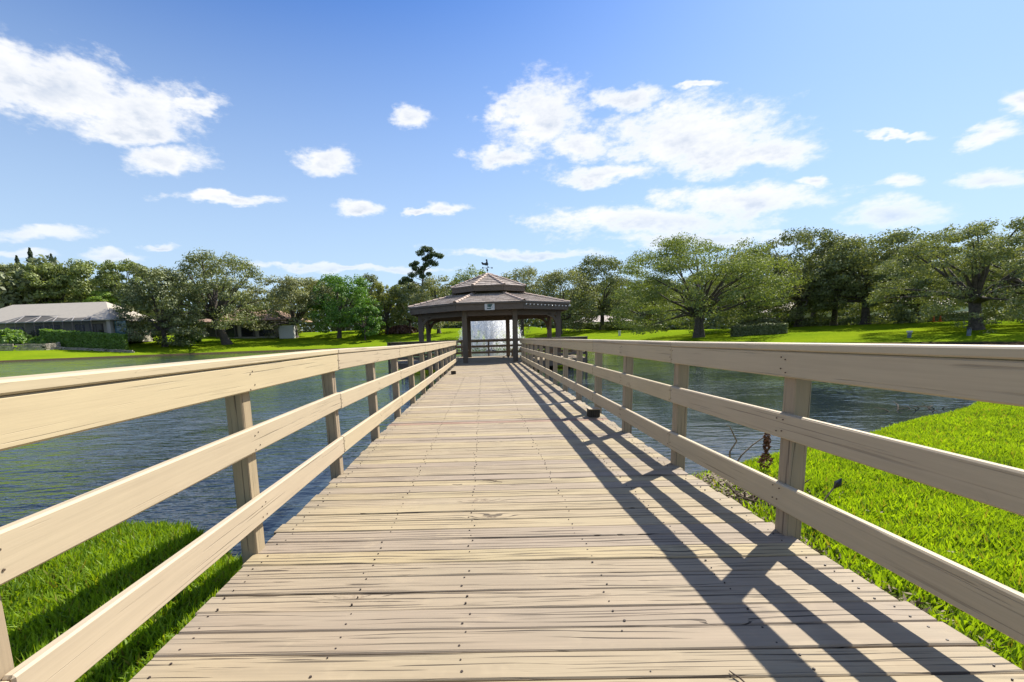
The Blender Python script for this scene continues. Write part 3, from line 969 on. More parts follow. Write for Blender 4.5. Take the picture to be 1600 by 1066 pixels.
# ------------------------------------------------------------------ trees
def unit(n, r):
    v = r.normal(0, 1, (n, 3)); return v / np.linalg.norm(v, axis=1)[:, None]


def leaf_quads(P, N, size, r, elong=1.0):
    """rhombic leaves at P facing roughly N"""
    n = len(P)
    nn = N + r.normal(0, .7, (n, 3)); nn /= np.linalg.norm(nn, axis=1)[:, None] + 1e-9
    a = unit(n, r); u = np.cross(nn, a); u /= np.linalg.norm(u, axis=1)[:, None] + 1e-9; v = np.cross(nn, u)
    s_ = size * r.uniform(.6, 1.3, n)[:, None]
    return np.stack([P - u * s_ * elong, P - v * s_ * .62 , P + u * s_ * elong, P + v * s_ * .62], 1)


def crown_pts(r, cx, cy, z0, z1, rx, ry, nclump, nleaf, crad, low=.35, flat=.7, droop=0.):
    """leaf points in clumps that fill an irregular crown; returns points, outward normals, clump centres"""
    cz = z0 + (z1 - z0) * (.5 - .06 * low); rz = (z1 - z0) / 2
    # a few big lobes make the outline, clumps of leaves sit on them
    nl = 9
    an = np.arange(nl) * 2.4 + r.uniform(0, 6); el_ = r.uniform(-.45, .95, nl)
    LC = np.stack([np.cos(an) * np.cos(el_), np.sin(an) * np.cos(el_), np.sin(el_) * .9], -1) * r.uniform(.42, .66, nl)[:, None]
    LR = r.uniform(.34, .52, nl)
    LC = np.concatenate([LC, [[0, 0, .25]]]); LR = np.concatenate([LR, [.62]])
    lw = LR ** 2; lw /= lw.sum()
    li = r.choice(nl + 1, nclump * 3, p=lw)
    d = unit(nclump * 3, r)
    C = LC[li] + d * (LR[li] * r.uniform(.55, 1.05, nclump * 3))[:, None]
    ok = ~((C[:, 2] < -.55) & (r.random(len(C)) < low)) & (np.linalg.norm(C, axis=1) > .30) & ~((C[:, 2] < -.40) & (np.hypot(C[:, 0], C[:, 1]) > .6))
    C = C[ok][:nclump]
    C = C / np.percentile(np.abs(C), 90, axis=0)
    C /= np.maximum(1., np.linalg.norm(C, axis=1) ** .75)[:, None]
    up_ = (C[:, 2] > .6) & (np.hypot(C[:, 0], C[:, 1]) < .3); C[up_, 2] *= r.uniform(.8, 1., up_.sum())
    k = 1 - crad * .6
    Cw = np.stack([cx + C[:, 0] * rx * k, cy + C[:, 1] * ry * k, cz + C[:, 2] * rz * k], -1)
    cs = crad * (.55 + .8 * r.random(len(C)))
    w = cs ** 2; w = w / w.sum()
    idx = r.choice(len(C), nleaf, p=w)
    d = unit(nleaf, r); d[:, 2] = np.where(d[:, 2] < -.3, d[:, 2] * .5, d[:, 2])
    rr = r.uniform(.15, 1., nleaf) ** .42
    R0 = np.array([min(rx, rz * 1.3), min(ry, rz * 1.3), rz * flat])
    P = Cw[idx] + d * (rr * cs[idx])[:, None] * R0
    if droop: P[:, 2] -= droop * r.random(nleaf) ** 2 * rz * .5
    # fit the crown to its height and spread
    lo_x, hi_x = np.percentile(P[:, 0], [.4, 99.6]); lo_z, hi_z = np.percentile(P[:, 2], [.6, 99.3])
    fx = 2 * rx / (hi_x - lo_x); fz = (z1 - z0) / (hi_z - lo_z); ax = cx - rx - lo_x * fx; az_ = z0 - lo_z * fz
    P[:, 0] = P[:, 0] * fx + ax; P[:, 2] = P[:, 2] * fz + az_
    Cw[:, 0] = Cw[:, 0] * fx + ax; Cw[:, 2] = Cw[:, 2] * fz + az_
    # raggedness
    P += r.normal(0, .012, P.shape) * R0
    nrm = d * 1.3 + np.array([0, 0, .5])
    return P, nrm, Cw


def tree(name, label, cat, X, Y, cx, rx, zb, zt, mat_, seed, nclump=120, nleaf=12000, crad=.19, size=None, tr=None, fork=None, group=None, low=.4, flat=.7, barkm=None, lean=0., droop=0., ry=None, multi=1):
    r = np.random.default_rng(seed)
    z0 = float(ground_z(X, Y))
    if X > 59: zb += .6; zt += 1.0
    o_ = thing(name, label, cat, (X, Y, z0 - .05), group)
    h = zt
    zt *= 1.02; rx *= 1.04
    if X > 25: zb *= .55; rx *= 1.06; zt *= 1.0; nleaf = int(nleaf * 1.45); nclump = int(nclump * 1.5)
    dist = math.hypot(X, Y)
    size = (size or max(.11, dist * .0021)) * .82; nleaf = int(nleaf * 1.4)
    ry = ry or rx * (1.35 if X > 33 else .9)  # crown depth stretched on the right bank to throw shade onto the lawn
    P, N, Cw = crown_pts(r, cx - X, 0, zb, zt, rx, ry, nclump, nleaf, crad, low, flat, droop)
    lf = link('crown', quads_mesh('crown', leaf_quads(P, N, size, r), mat_), o_)
    tr = tr or rx * .055 + .1
    fork = fork or (zb + (zt - zb) * .22)
    q = MB()
    for m_ in range(multi):
        lx = lean + (m_ - (multi - 1) / 2) * .9
        tp_ = Vector(((cx - X) * .3 + lx, r.uniform(-.3, .3), fork))
        bs = Vector(((m_ - (multi - 1) / 2) * tr * 1.4, 0, 0))
        q.tube([bs + Vector((0, 0, -.3)), bs + Vector((0, 0, .12)), bs.lerp(tp_, .2) , bs.lerp(tp_, .6) + Vector((r.uniform(-.1, .1) * rx * .2, 0, 0)), tp_], [tr * 1.7, tr * 1.25, tr, tr * .88, tr * .8], 9)
        order = r.permutation(len(Cw))[:20]
        for k in order:
            e = Vector(Cw[k]) ; mid = tp_.lerp(e, .5) + Vector((r.normal(0, .06) * rx, r.normal(0, .06) * rx, (zt - zb) * .03))
            q.tube([tp_ + Vector((0, 0, -.2)), tp_.lerp(mid, .5) + Vector((0, 0, r.normal(0, .03) * rx)), mid, e], [tr * .5, tr * .36, tr * .24, tr * .07], 6, False)
    q.build('trunk', barkm or M_bark, o_, True)
    return o_


BG = 'trees behind the far houses'
FT = 'trees on the far bank'
for a in [
 # name label X Y cx rx zb zt mat seed kwargs
 ('oak_tree','wide green tree behind the grey-roofed house, at the edge of the picture',-158.3,150,-157.2,11,6.1,24.4,L_oak,1,dict(group=BG)),
 ('oak_tree','green tree behind the ridge of the grey roof with two conifer tips over it',-142.3,146,-140.2,9.5,5.4,23.1,L_oakg,2,dict(group=BG)),
 ('oak_tree','green tree behind the roof skylight of the grey-roofed house',-134.2,150,-131.4,10.5,5.3,24.2,L_oakg,3,dict(group=BG)),
 ('oak_tree','loose green tree with sky gaps between grey-roofed house and dark oak',-113.9,145,-113.3,8.6,3.5,23.4,L_oakg,4,dict(group=BG,nleaf=8500,crad=.16)),
 ('oak_tree','dark oak hanging low over the end of the grey-roofed house',-84.8,118.5,-84.9,10.0,.2,19.8,L_oakd,5,dict(group=FT,nleaf=15000,low=.1)),
 ('oak_tree','big grey-green oak with thick leaning trunk at the water by the orange roof',-73.,127.1,-73.5,11.6,3.6,24.2,L_oak,6,dict(group=FT,nleaf=16000,nclump=150,tr=1.15,fork=7.5,lean=-2.5)),
 ('oak_tree','low grey-green oak drooping over the white house wall',-59.5,142.2,-59.8,13.4,.6,18.2,L_olive,7,dict(group=FT,nleaf=16000,low=.05,nclump=150)),
 ('rounded_tree','round bright green tree with dense dome crown left of the gazebo',-44.9,140,-42.2,10.3,1.2,18.4,L_bright,8,dict(group=FT,nleaf=16000,low=.1,crad=.18,nclump=170,flat=.8)),
 ('young_tree','small young tree with thin trunk in front of the bright round tree',-34.8,132.5,-34.4,4.9,1.6,10.,L_bright,9,dict(group=FT,nleaf=4500,tr=.22,nclump=70)),
 ('golden_tree','yellowish tree beside the round bright green tree',-30.7,146,-31.7,5.4,.6,15.5,L_gold,10,dict(group=FT,nleaf=6000,low=.1)),
 ('oak_tree','dark tree top peeping over the round bright green tree',-40.8,158,-39.,4.4,6,18.6,L_oakd,11,dict(group=FT,nleaf=3500)),
 ('oak_tree','olive tree with dark trunk seen under the gazebo roof by the sunlit railing',-14.,142.6,-14.6,8.8,1.6,16.6,L_olive,12,dict(group=FT,nleaf=9000,low=.2)),
 ('oak_tree','dark green tree directly beneath the tall pine',-24.6,152,-24.4,6.6,.5,14.8,L_oak,13,dict(group=FT,nleaf=7000,low=.1)),
 ('oak_tree','green tree peeping over the upper roof of the gazebo',-2.2,125,-2.6,6.4,2.7,17.6,L_oakg,14,dict(group=FT,nleaf=6000)),
 ('willow_tree','pale drooping tree directly behind the shaded side of the gazebo roof',9.5,112,9.9,7.6,1.4,15.6,L_olive,15,dict(group=FT,nleaf=9000,low=.0,droop=.5)),
 ('willow_tree','pale drooping tree between the gazebo roof and the dark far oak',17.7,105,18.4,7.6,.9,13.9,L_olive,16,dict(group=FT,nleaf=10000,low=.0,droop=.5)),
 ('oak_tree','dark rounded oak with short trunk between pale drooping tree and big light oak',29.2,112,29.2,7.5,1.5,16.9,L_oakd,17,dict(group=FT,nleaf=11000,low=.3)),
 ('oak_tree','biggest light green oak with double trunk near the water',28.9,61.3,28.7,9.7,.4,12.7,L_oakg,18,dict(group=FT,nleaf=28000,nclump=170,crad=.17,size=.13,low=.1,tr=.42,multi=2,fork=3.2)),
 ('oak_tree','pale oak leaning over the clipped box hedge',41.6,72,41.9,5.2,.4,11.8,L_olive,19,dict(group=FT,nleaf=9000,low=.1)),
 ('oak_tree','tall open dark oak beyond the clipped box hedge',47.8,69.8,47.6,5.6,1.4,13.5,L_oakd,20,dict(group=FT,nleaf=10000,nclump=110,crad=.16,tr=.5,fork=4.)),
 ('oak_tree','narrow dark oak, second after the clipped box hedge',51.7,68,51.5,3.7,1.3,12.3,L_oakd,21,dict(group=FT,nleaf=7000,tr=.4)),
 ('oak_tree','broad grey-green oak, third after the clipped box hedge',51.3,62,51.9,5.4,1.5,11.1,L_oak,22,dict(group=FT,nleaf=12000,nclump=130,tr=.5,fork=3.4)),
 ('oak_tree','low dark oak above the two orange cones',54.3,58,53.9,4.4,.6,9.2,L_oak,23,dict(group=FT,nleaf=8000,low=.1)),
 ('oak_tree','large ragged oak with thick forked trunk nearest on the far bank',45.,42.3,44.3,5.2,1.3,9.2,L_oak,24,dict(group=FT,nleaf=20000,nclump=170,crad=.14,size=.105,tr=.48,fork=2.7)),
 ('oak_tree','pale green oak behind the large ragged oak',71.2,62,72.,5.0,.6,8.6,L_olive,25,dict(group=FT,nleaf=8000)),
 ('oak_tree','oak cut off by the picture edge beside the large ragged oak',51.6,43.5,52.4,5.4,.7,8.9,L_oak,30,dict(group=FT,nleaf=13000,size=.11,tr=.42,fork=2.8)),
 ('oak_tree','dark oak closing the gap behind the tall open oak',60.1,84,60.5,6.8,.1,11.5,L_oakd,26,dict(group=FT,nleaf=7000,low=.1)),
 ('oak_tree','dark oak closing the gap behind the broad grey-green oak',70.3,80,70.1,7.,.2,10.4,L_oakd,27,dict(group=FT,nleaf=7000,low=.1)),
 ('oak_tree','dim green tree behind the crown edge of the biggest light oak',35.7,100,36.,6.4,.6,10.9,L_oak,28,dict(group=FT,nleaf=7000,low=.1)),
 ('lime_tree','small lime green tree just above the grey roof',-118.4,138,-117.2,4.6,7.2,13.5,L_lime,29,dict(group=BG,nleaf=3500)),
]:
    nm_, lb_, X_, Y_, cx_, rx_, zb_, zt_, mt_, sd_n, kw = a
    tree(nm_, lb_, 'tree', X_, Y_, cx_, rx_, zb_, zt_, mt_, sd_n, **kw)

# conifers behind the house
for i, (X_, Y_, cx_, zt_, lb_) in enumerate([(-168.9, 165, 0, 31.0, 'small conifer tip at the picture edge end of the row of three'), (-163.7, 165, 0, 33.6, 'tallest conifer tip over the trees behind the grey roof'), (-156.1, 165, 0, 31.2, 'ragged double conifer tip behind the grey roof, farthest from the picture edge')]):
    r = np.random.default_rng(50 + i); z0 = float(ground_z(X_, Y_))
    o_ = thing('conifer_tree', lb_, 'tree', (X_, Y_, z0), 'conifers behind the grey-roofed house')
    n_ = 3200; hh_ = r.uniform(12, zt_, n_); lay = (np.sin(hh_ * 2.6) * .3 + .8)
    rad = (zt_ - hh_) * .30 * lay * r.uniform(.3, 1., n_) ** .5 + .1; an = r.uniform(0, 2 * PI, n_)
    P = np.stack([np.cos(an) * rad, np.sin(an) * rad, hh_ - rad * .25], -1)
    link('crown', quads_mesh('crown', leaf_quads(P, np.stack([np.cos(an), np.sin(an), an * 0 + .6], -1), .32, r), L_con), o_)
    q = MB(); q.tube([(0, 0, -.2), (0, 0, zt_ * .5), (0, 0, zt_ - .5)], [.5, .3, .05], 8); q.build('trunk', M_bark, o_, True)

# tall pine left of the gazebo
o_ = thing('pine_tree', 'tall thin pine with sparse leaning tufts left of the gazebo roof', 'tree', (-20.0, 150, float(ground_z(-20., 150.))), FT)
zz0 = o_.location.z
r = np.random.default_rng(99)
tufts = [(-26.2,20.2,1.5),(-25.0,21.3,1.4),(-23.4,20.6,1.2),(-22.7,22.4,1.7),(-21.4,24.2,1.3),(-22.3,25.6,1.5),(-21.3,26.2,1.2),(-20.2,23.2,1.5),(-19.1,24.4,1.3),(-19.6,29.1,1.7),(-18.2,30.3,1.7),(-16.8,30.2,1.5),(-15.8,28.9,1.5),(-17.0,28.0,1.3),(-13.2,27.9,1.5),(-14.4,28.3,1.1),(-15.2,25.6,1.6),(-16.6,26.4,1.3),(-17.6,25.4,1.4),(-18.3,27.3,1.2),(-23.8,18.6,1.0),(-19.2,21.6,1.2),(-17.2,22.4,1.1)]
q = MB(); tp_ = [Vector((0, 0, -.3)), Vector((.4, 0, 8 - zz0 + 4)), Vector((.6, 0, 20 - zz0)), Vector((1.6, 0, 26 - zz0)), Vector((3.0, 0, 30 - zz0))]
q.tube(tp_, [.55, .42, .30, .18, .06], 8)
Q = []
for (tx, tz, rr_) in tufts:
    c = Vector((tx + 20, r.uniform(-1.5, 1.5), tz - zz0))
    zb2 = min(c.z - .8, 26 - zz0); st_ = Vector((.6 + max(0, zb2 - (20 - zz0)) * .17, 0, max(zb2 - 1.2, 15 - zz0)))
    q.tube([st_, st_.lerp(c, .6) + Vector((0, 0, -.3)), c], [.14, .09, .04], 5, False)
    n_ = 300; d = unit(n_, r); P = np.array(c) + d * (r.uniform(.1, 1, n_) ** .5)[:, None] * np.array([rr_, rr_, rr_ * .62])
    Q.append(leaf_quads(P, d + np.array([0, 0, .6]), .27, r))
q.build('trunk', M_barkp, o_, True)
link('crown', quads_mesh('crown', np.concatenate(Q), L_pine), o_)

# a far wood that reads as one mass
r = np.random.default_rng(123); n_ = 90000
an = r.uniform(-1.0, 1.02, n_); D = 215 + 14 * np.sin(an * 9) + r.uniform(-6, 6, n_)
top = np.interp(an, [-1, -.7, -.35, -.1, .15, .5, 1.02], [30, 28, 26, 24, 24, 22, 20]) * (1 + .10 * np.sin(an * 31) + .07 * np.sin(an * 73 + 1))
hz_ = 2 + (top - 3) * r.uniform(0, 1, n_) ** 1.15
P = np.stack([np.sin(an) * D, np.cos(an) * D, hz_], -1)
w_ = link('treeline', quads_mesh('treeline', leaf_quads(P, np.stack([-np.sin(an), -np.cos(an), an * 0 + .5], -1), .75, r), L_oakd))
tag(w_, 'distant dark wood closing the view beyond all the houses', kind='stuff')

# ------------------------------------------------------------------ hedges and bushes
def bush(name, label, cat, X, Y, rx, h, mt_, seed, n_=3000, group=None, size=None, ry=None, zoff=0.):
    r = np.random.default_rng(seed); z0 = float(ground_z(X, Y)) + zoff
    o_ = thing(name, label, cat, (X, Y, z0), group)
    size = size or max(.05, math.hypot(X, Y) * .0021); ry = ry or rx * .8
    d = unit(n_, r); d[:, 2] = np.abs(d[:, 2]); lob = 1 + .12 * np.sin(d[:, 0] * 9 + seed) * np.sin(d[:, 1] * 7 + 1)
    P = d * (r.uniform(.35, 1, n_) ** .4 * lob)[:, None] * np.array([rx, ry, h])
    link('foliage', quads_mesh('foliage', leaf_quads(P, d + np.array([0, 0, .3]), size, r, 1.3), mt_), o_)
    q = MB()
    for k in range(5):
        a = k * 1.3; q.tube([(0, 0, -.1), (math.cos(a) * rx * .3, math.sin(a) * ry * .3, h * .4), (math.cos(a) * rx * .5, math.sin(a) * ry * .5, h * .75)], [.08 * rx * .4, .05 * rx * .4, .02], 5, False)
    q.build('stem', M_bark, o_)
    return o_


def hedge(name, label, p0, p1, w, h, mt_, seed, n_=9000, size=.2, zoff=0., group=None):
    r = np.random.default_rng(seed); p0 = np.array(p0, float); p1 = np.array(p1, float); mid = (p0 + p1) / 2
    z0 = float(ground_z(mid[0], mid[1])) + zoff
    o_ = thing(name, label, 'hedge', (mid[0], mid[1], z0), group)
    d = (p1 - p0); L = np.linalg.norm(d); d /= L; nr = np.array([-d[1], d[0]])
    face = r.random(n_); u = r.uniform(-L / 2, L / 2, n_)
    v = np.where(face < .45, -w / 2, np.where(face < .6, w / 2, r.uniform(-w / 2, w / 2, n_))); z = np.where(face < .6, r.uniform(0, h, n_), h)
    ends = r.random(n_) < .05; u = np.where(ends, np.sign(u) * L / 2, u); v = np.where(ends, r.uniform(-w / 2, w / 2, n_), v)
    bump_ = .07 * np.sin(u * 2.1) + r.normal(0, .06, n_)
    v = v + np.sign(v) * bump_; z = z + (z >= h) * (bump_ + .05 * np.sin(u * 1.3))
    gz_ = ground_z(mid[0] + u * d[0] + v * nr[0], mid[1] + u * d[1] + v * nr[1]) - float(ground_z(mid[0], mid[1]))
    P = np.stack([u * d[0] + v * nr[0], u * d[1] + v * nr[1], z + gz_], -1)
    N = np.stack([nr[0] * np.sign(v), nr[1] * np.sign(v), .6 + (z >= h) * 1.], -1)
    link('foliage', quads_mesh('foliage', leaf_quads(P, N, size, r), mt_), o_)
    q = MB()
    for k in range(max(3, int(L / 1.2))):
        a = (k + .5) / max(3, int(L / 1.2)) * L - L / 2
        zg = float(ground_z(mid[0] + d[0] * a, mid[1] + d[1] * a)) - float(ground_z(mid[0], mid[1]))
        q.tube([(d[0] * a, d[1] * a, zg - .2), (d[0] * a, d[1] * a, zg + h * .8)], .06, 5)
    q.build('stem', M_bark, o_)
    q = MB(); q.bar((d[0] * -L / 2 * .97, d[1] * -L / 2 * .97, h * .45), (d[0] * L / 2 * .97, d[1] * L / 2 * .97, h * .45), w * .75, h * .8)  # solid dark box added as the shade inside the foliage
    q.build('dark_core', L_oakd, o_)
    return o_


hedge('hedge', 'long clipped hedge with lime green top along the terrace of the grey-roofed house', (-103.5, 104.5), (-86.5, 107.5), 1.8, 3.6, L_hedge, 31, 14000, .22, .3)
hedge('hedge', 'dark clipped box hedge on the lawn beside the biggest light oak', (31.6, 58.2), (37.2, 56.6), 1.4, 1.15, L_oakd, 32, 7000, .11)
hedge('hedge', 'long low dark hedge in shade under the row of far oaks', (50, 74), (84, 70), 1.2, 1.3, L_oakd, 33, 9000, .16)
hedge('hedge', 'low dark hedge at the picture edge behind the large ragged oak', (73.5, 62.5), (82, 56), 1.2, 1.0, L_oakd, 34, 4000, .13)
hedge('hedge', 'low dark hedge beyond the lawn behind the dark rounded oak', (24, 122), (44, 113), 1.5, 1.6, L_oakd, 35, 5000, .22)
bush('bush', 'broad lime-topped bush on the stone wall at the picture edge', 'bush', -113.6, 106.4, 4.6, 3.3, L_hedge, 41, 4200)
bush('bush', 'low lime bush spilling over the curved end of the stone wall', 'bush', -103.8, 105.8, 3.9, 2.3, L_hedge, 42, 3500, zoff=.4)
bush('bush', 'rounded green bush between the dark oak and the leaning oak', 'bush', -86., 130., 3.4, 3.6, L_bright, 43, 3000)
bush('bush', 'reddish brown bush at the edge of the lawn beneath the yellowish tree', 'bush', -26.7, 148, 5.2, 2.6, leafmat('leaf_reddish', (.10, .045, .035), (.20, .09, .06), .3), 44, 3000)
bush('bush', 'pale green bush under the pale oak by the clipped box hedge', 'bush', 40.2, 66.5, 3.6, 1.9, L_olive, 45, 3500)
bush('bush', 'yellow green bush beneath the tall open dark oak', 'bush', 49., 76., 2.2, 2.2, L_lime, 46, 1800)
bush('bush', 'yellow bush at the picture edge beyond the large ragged oak', 'bush', 68.2, 60., 1.1, 1.2, L_lime, 47, 900)
bush('bush', 'palm-like shrub behind the bushes in front of the screened porch', 'bush', -110.2, 110.0, 2.2, 3.4, L_gold, 48, 700)

# ------------------------------------------------------------------ buildings
M_wallb = simple('beige_stucco', (.58, .53, .45), .9, .08)
M_wallw = simple('white_stucco', (.72, .72, .72), .9, .06)
M_glassd, t, b = mat('dark_glass')
t.put(b.inputs['Base Color'], (.025, .028, .032)); b.inputs['Roughness'].default_value = .08
M_screen, t, b = mat('insect_screen')
nt = M_screen.node_tree; tp = t.n('ShaderNodeBsdfTransparent'); df = t.n('ShaderNodeBsdfDiffuse'); t.put(df.inputs[0], (.05, .055, .065))
ms = t.n('ShaderNodeMixShader'); ms.inputs[0].default_value = .5
nt.links.new(tp.outputs[0], ms.inputs[1]); nt.links.new(df.outputs[0], ms.inputs[2]); nt.links.new(ms.outputs[0], nt.nodes['Material Output'].inputs[0])
M_frame = simple('bronze_frame', (.11, .10, .10), .5, .1)
M_framel = simple('pale_frame', (.45, .43, .42), .5, .1)


def roofmat(name, c):
    c = tuple(v * .85 for v in c)
    m_, t, b = mat(name)
    o = t.n('ShaderNodeTexCoord').outputs['Object']; x, y, z = t.sep(o)
    rows = t.m('PINGPONG', t.m('MULTIPLY', z, 5.5), 1.)
    c_ = t.mix(t.mr(rows, .0, .5, .35, 0.), c, tuple(v * .5 for v in c))
    c_ = t.mix(t.mr(t.noise(o, 1.2, 5, .7), .4, .7, 0., .35), c_, tuple(v * .7 for v in c))
    t.put(b.inputs['Base Color'], c_); b.inputs['Roughness'].default_value = .85
    return m_


M_roofg = roofmat('grey_tile_roof', (.47, .425, .36)); M_roofo = roofmat('orange_tile_roof', (.46, .30, .22)); M_roofw = roofmat('pale_tile_roof', (.55, .47, .42))


def hip_roof(par, x0, x1, y0, y1, ze, zr, rx0, rx1, matl, nm='roof', th=.25):
    q = MB(); ym = (y0 + y1) / 2
    b0 = len(q.V)
    q.V += [(x0, y0, ze), (x1, y0, ze), (x1, y1, ze), (x0, y1, ze), (rx0, ym, zr), (rx1, ym, zr)]
    q.V += [(x0, y0, ze - th), (x1, y0, ze - th), (x1, y1, ze - th), (x0, y1, ze - th)]
    q.F += [[0, 1, 5, 4], [1, 2, 5], [2, 3, 4, 5], [3, 0, 4], [0, 6, 7, 1], [1, 7, 8, 2], [2, 8, 9, 3], [3, 9, 6, 0], [6, 9, 8, 7]]
    return world_child(q, nm, matl, par)


h1 = thing('house', 'low grey-roofed house with a screened porch behind the clipped hedge', 'house', (-110, 120, 3.2))
q = MB(); q.box((-111.5, 119.6, 5.85), (36, 13.2, 5.3)); world_child(q, 'wall', M_wallb, h1)
rf = hip_roof(h1, -133, -92, 110.5, 128.5, 8.75, 13.9, -125.5, -100, M_roofg)
q = MB(); q.box((-102.5, 116, 11.55), (1.6, 1.0, .25), mat=Matrix.Rotation(.44, 3, 'X')); world_child(q, 'skylight', M_glassd, h1)
q = MB(); q.box((-107.5, 119.7, 13.2), (4.2, .5, .22)); world_child(q, 'roof_vent', M_frame, h1)
for (wx, ww, wz, wh) in ((-112.2, 3.6, 5.9, 3.8), (-108.6, 2.6, 5.9, 3.8), (-102.2, 2.4, 6.1, 3.4), (-97.9, 3.6, 5.9, 3.9), (-118.5, 3.4, 5.9, 3.6)):
    f_ = MB(); f_.box((wx, 112.97, wz), (ww, .1, wh)); fo = world_child(f_, 'window', M_frame, h1)
    q = MB()
    for s_ in (-1, 1):
        q.box((s_ * ww * .24 + wx - h1.location.x, 112.90 - h1.location.y, wz - h1.location.z), (ww * .44, .06, wh * .92))
    q.build('pane', M_glassd, fo)
q = MB(); q.box((-93.4, 111.8, 5.9), (.9, .9, 5.3)); world_child(q, 'pillar', M_wallb, h1)
q = MB(); q.box((-91.2, 112.4, 6.0), (2.9, .3, 4.6)); world_child(q, 'porch_window', simple('blue_glass', (.10, .20, .24), .1, .3), h1)
# screened cage
T0, T1, B0, B1, yt, yb_, zt_, zb_ = -116, -98.8, -119, -95.3, 113.0, 108.6, 10.35, 8.45
tops = [Vector((x, yt, zt_ - (x + 116) * .03)) for x in np.linspace(T0, T1, 5)]
bots = [Vector((x, yb_, zb_)) for x in np.linspace(B0, B1, 11)]
q = MB()
for L_ in (tops, bots):
    for a_, b_ in zip(L_[:-1], L_[1:]): q.bar(a_, b_, .16, .16)
for k, tp_ in enumerate(tops):
    q.bar(tp_, bots[2 * k + 1] if k else bots[1], .12, .12); q.bar(tp_, bots[2 * k + 2], .14, .14)
q.bar(tops[0], bots[0], .12, .12)
world_child(q, 'cage_top_frame', M_framel, h1)
for p in bots:
    q = MB(); q.bar(p, Vector((p.x, p.y, 3.0)), .12, .12, upv=(0, 1, 0)); world_child(q, 'cage_post', M_frame, h1)
q = MB()
q.poly([bots[0], bots[-1], tops[-1], tops[0]]); world_child(q, 'cage_roof_screen', M_screen, h1)
q = MB(); q.poly([bots[0], bots[-1], Vector((B1, yb_, 3.0)), Vector((B0, yb_, 3.0))]); world_child(q, 'cage_front_screen', M_screen, h1)

h2 = thing('house', 'orange tiled house with dark screened porch behind the leaning oak', 'house', (-77, 148, 3.4))
q = MB(); q.box((-77, 150, 6.0), (26, 14, 5.4)); world_child(q, 'wall', M_wallb, h2)
hip_roof(h2, -93, -60.5, 140.5, 160, 8.95, 13.6, -85, -71, M_roofo)
q = MB(); q.box((-61.4, 141.5, 5.0), (4.6, 3.0, 4.0)); world_child(q, 'side_wall', M_wallw, h2)
for wx, ww in ((-86, 5), (-80.3, 4), (-75, 4.5), (-69.5, 4)):
    q = MB(); q.box((wx, 142.95, 5.9), (ww, .12, 4.0)); f_ = world_child(q, 'window', M_frame, h2)
    q = MB(); q.box((wx - h2.location.x, 142.86 - h2.location.y, 5.9 - h2.location.z), (ww * .86, .06, 3.6)); q.build('pane', M_glassd, f_)
for px in (-90, -84, -78, -72, -66):
    q = MB(); q.box((px, 140.9, 6.1), (.35, .35, 5.4)); world_child(q, 'porch_post', M_frame, h2)
q = MB(); q.box((-78, 140.6, 3.6), (26, 1.6, .5)); world_child(q, 'porch_step', M_concrete, h2)

for (X_, Y_, w_, lb_, rm_) in ((64.5, 95, 9, 'pale house glimpsed between trunks beyond the tall open oak', M_roofw), (108, 96, 22, 'pale grey house glimpsed at the picture edge behind the far oaks', M_roofg), (35.5, 138, 15, 'pale low house glimpsed under the dark rounded oak', M_roofw), (86, 92, 14, 'pale house hidden behind the row of far oaks', M_roofw)):
    z0 = float(ground_z(X_, Y_)) - .2
    hh_ = thing('house', lb_, 'house', (X_, Y_, z0), 'houses glimpsed behind the far trees')
    q = MB(); q.box((X_, Y_, z0 + 1.7), (w_, 8, 3.4)); world_child(q, 'wall', M_wallw, hh_)
    hip_roof(hh_, X_ - w_ / 2 - .8, X_ + w_ / 2 + .8, Y_ - 4.8, Y_ + 4.8, z0 + 3.5, z0 + 5.4, X_ - w_ / 2 + 3.6, X_ + w_ / 2 - 3.6, rm_)
    for k in range(max(1, int(w_ / 5))):
        wx = X_ - w_ / 2 + 2.5 + k * 4.6
        q = MB(); q.box((wx, Y_ - 4.03, z0 + 1.7), (1.7, .1, 1.5)); f_ = world_child(q, 'window', M_framel, hh_)
        q = MB(); q.box((wx - X_, -4.1, 1.7), (1.5, .06, 1.3)); q.build('pane', M_glassd, f_)

# stone retaining wall on the left bank, every block real
def stone_wall(label, pts, h, bw, bh, seed):
    r = random.Random(seed)
    t_ = thing('stone_wall', label, 'wall', (pts[0][0], pts[0][1], float(ground_z(*pts[0]))))
    q = MB(); acc = []
    for (a, b_) in zip(pts[:-1], pts[1:]):
        a = Vector((*a, 0)); b_ = Vector((*b_, 0)); L = (b_ - a).length; d = (b_ - a) / L; an = math.atan2(d.y, d.x)
        nrow = int(h / bh)
        for rw in range(nrow):
            u = -(rw % 2) * bw * .5
            while u < L:
                w_ = bw * r.uniform(.7, 1.3); c = a + d * (u + w_ / 2)
                if 0 <= u + w_ / 2 <= L:
                    z = float(ground_z(c.x, c.y)) - .1 + (rw + .5) * bh
                    q.box((c.x, c.y, z), (w_ - .04, .45 + r.uniform(-.06, .06), bh - .035), an, bev=.03)
                u += w_
    o_ = world_child(q, 'stone', simple('pale_stone' + str(seed), (.42, .37, .31), .95, .35, 1.1, .3), t_); o_['kind'] = 'stuff'
stone_wall('curved pale stone retaining wall with bushes on top at the left shore', [(-118, 92.5), (-108.5, 94.6), (-103, 97.2), (-99.6, 100.4), (-99.0, 103.2), (-101.5, 106.4)], 1.55, .7, .3, 1)
stone_wall('low pale stone edging below the long clipped hedge', [(-99.0, 102.6), (-92, 104.4), (-84, 106.0)], .95, .8, .33, 2)

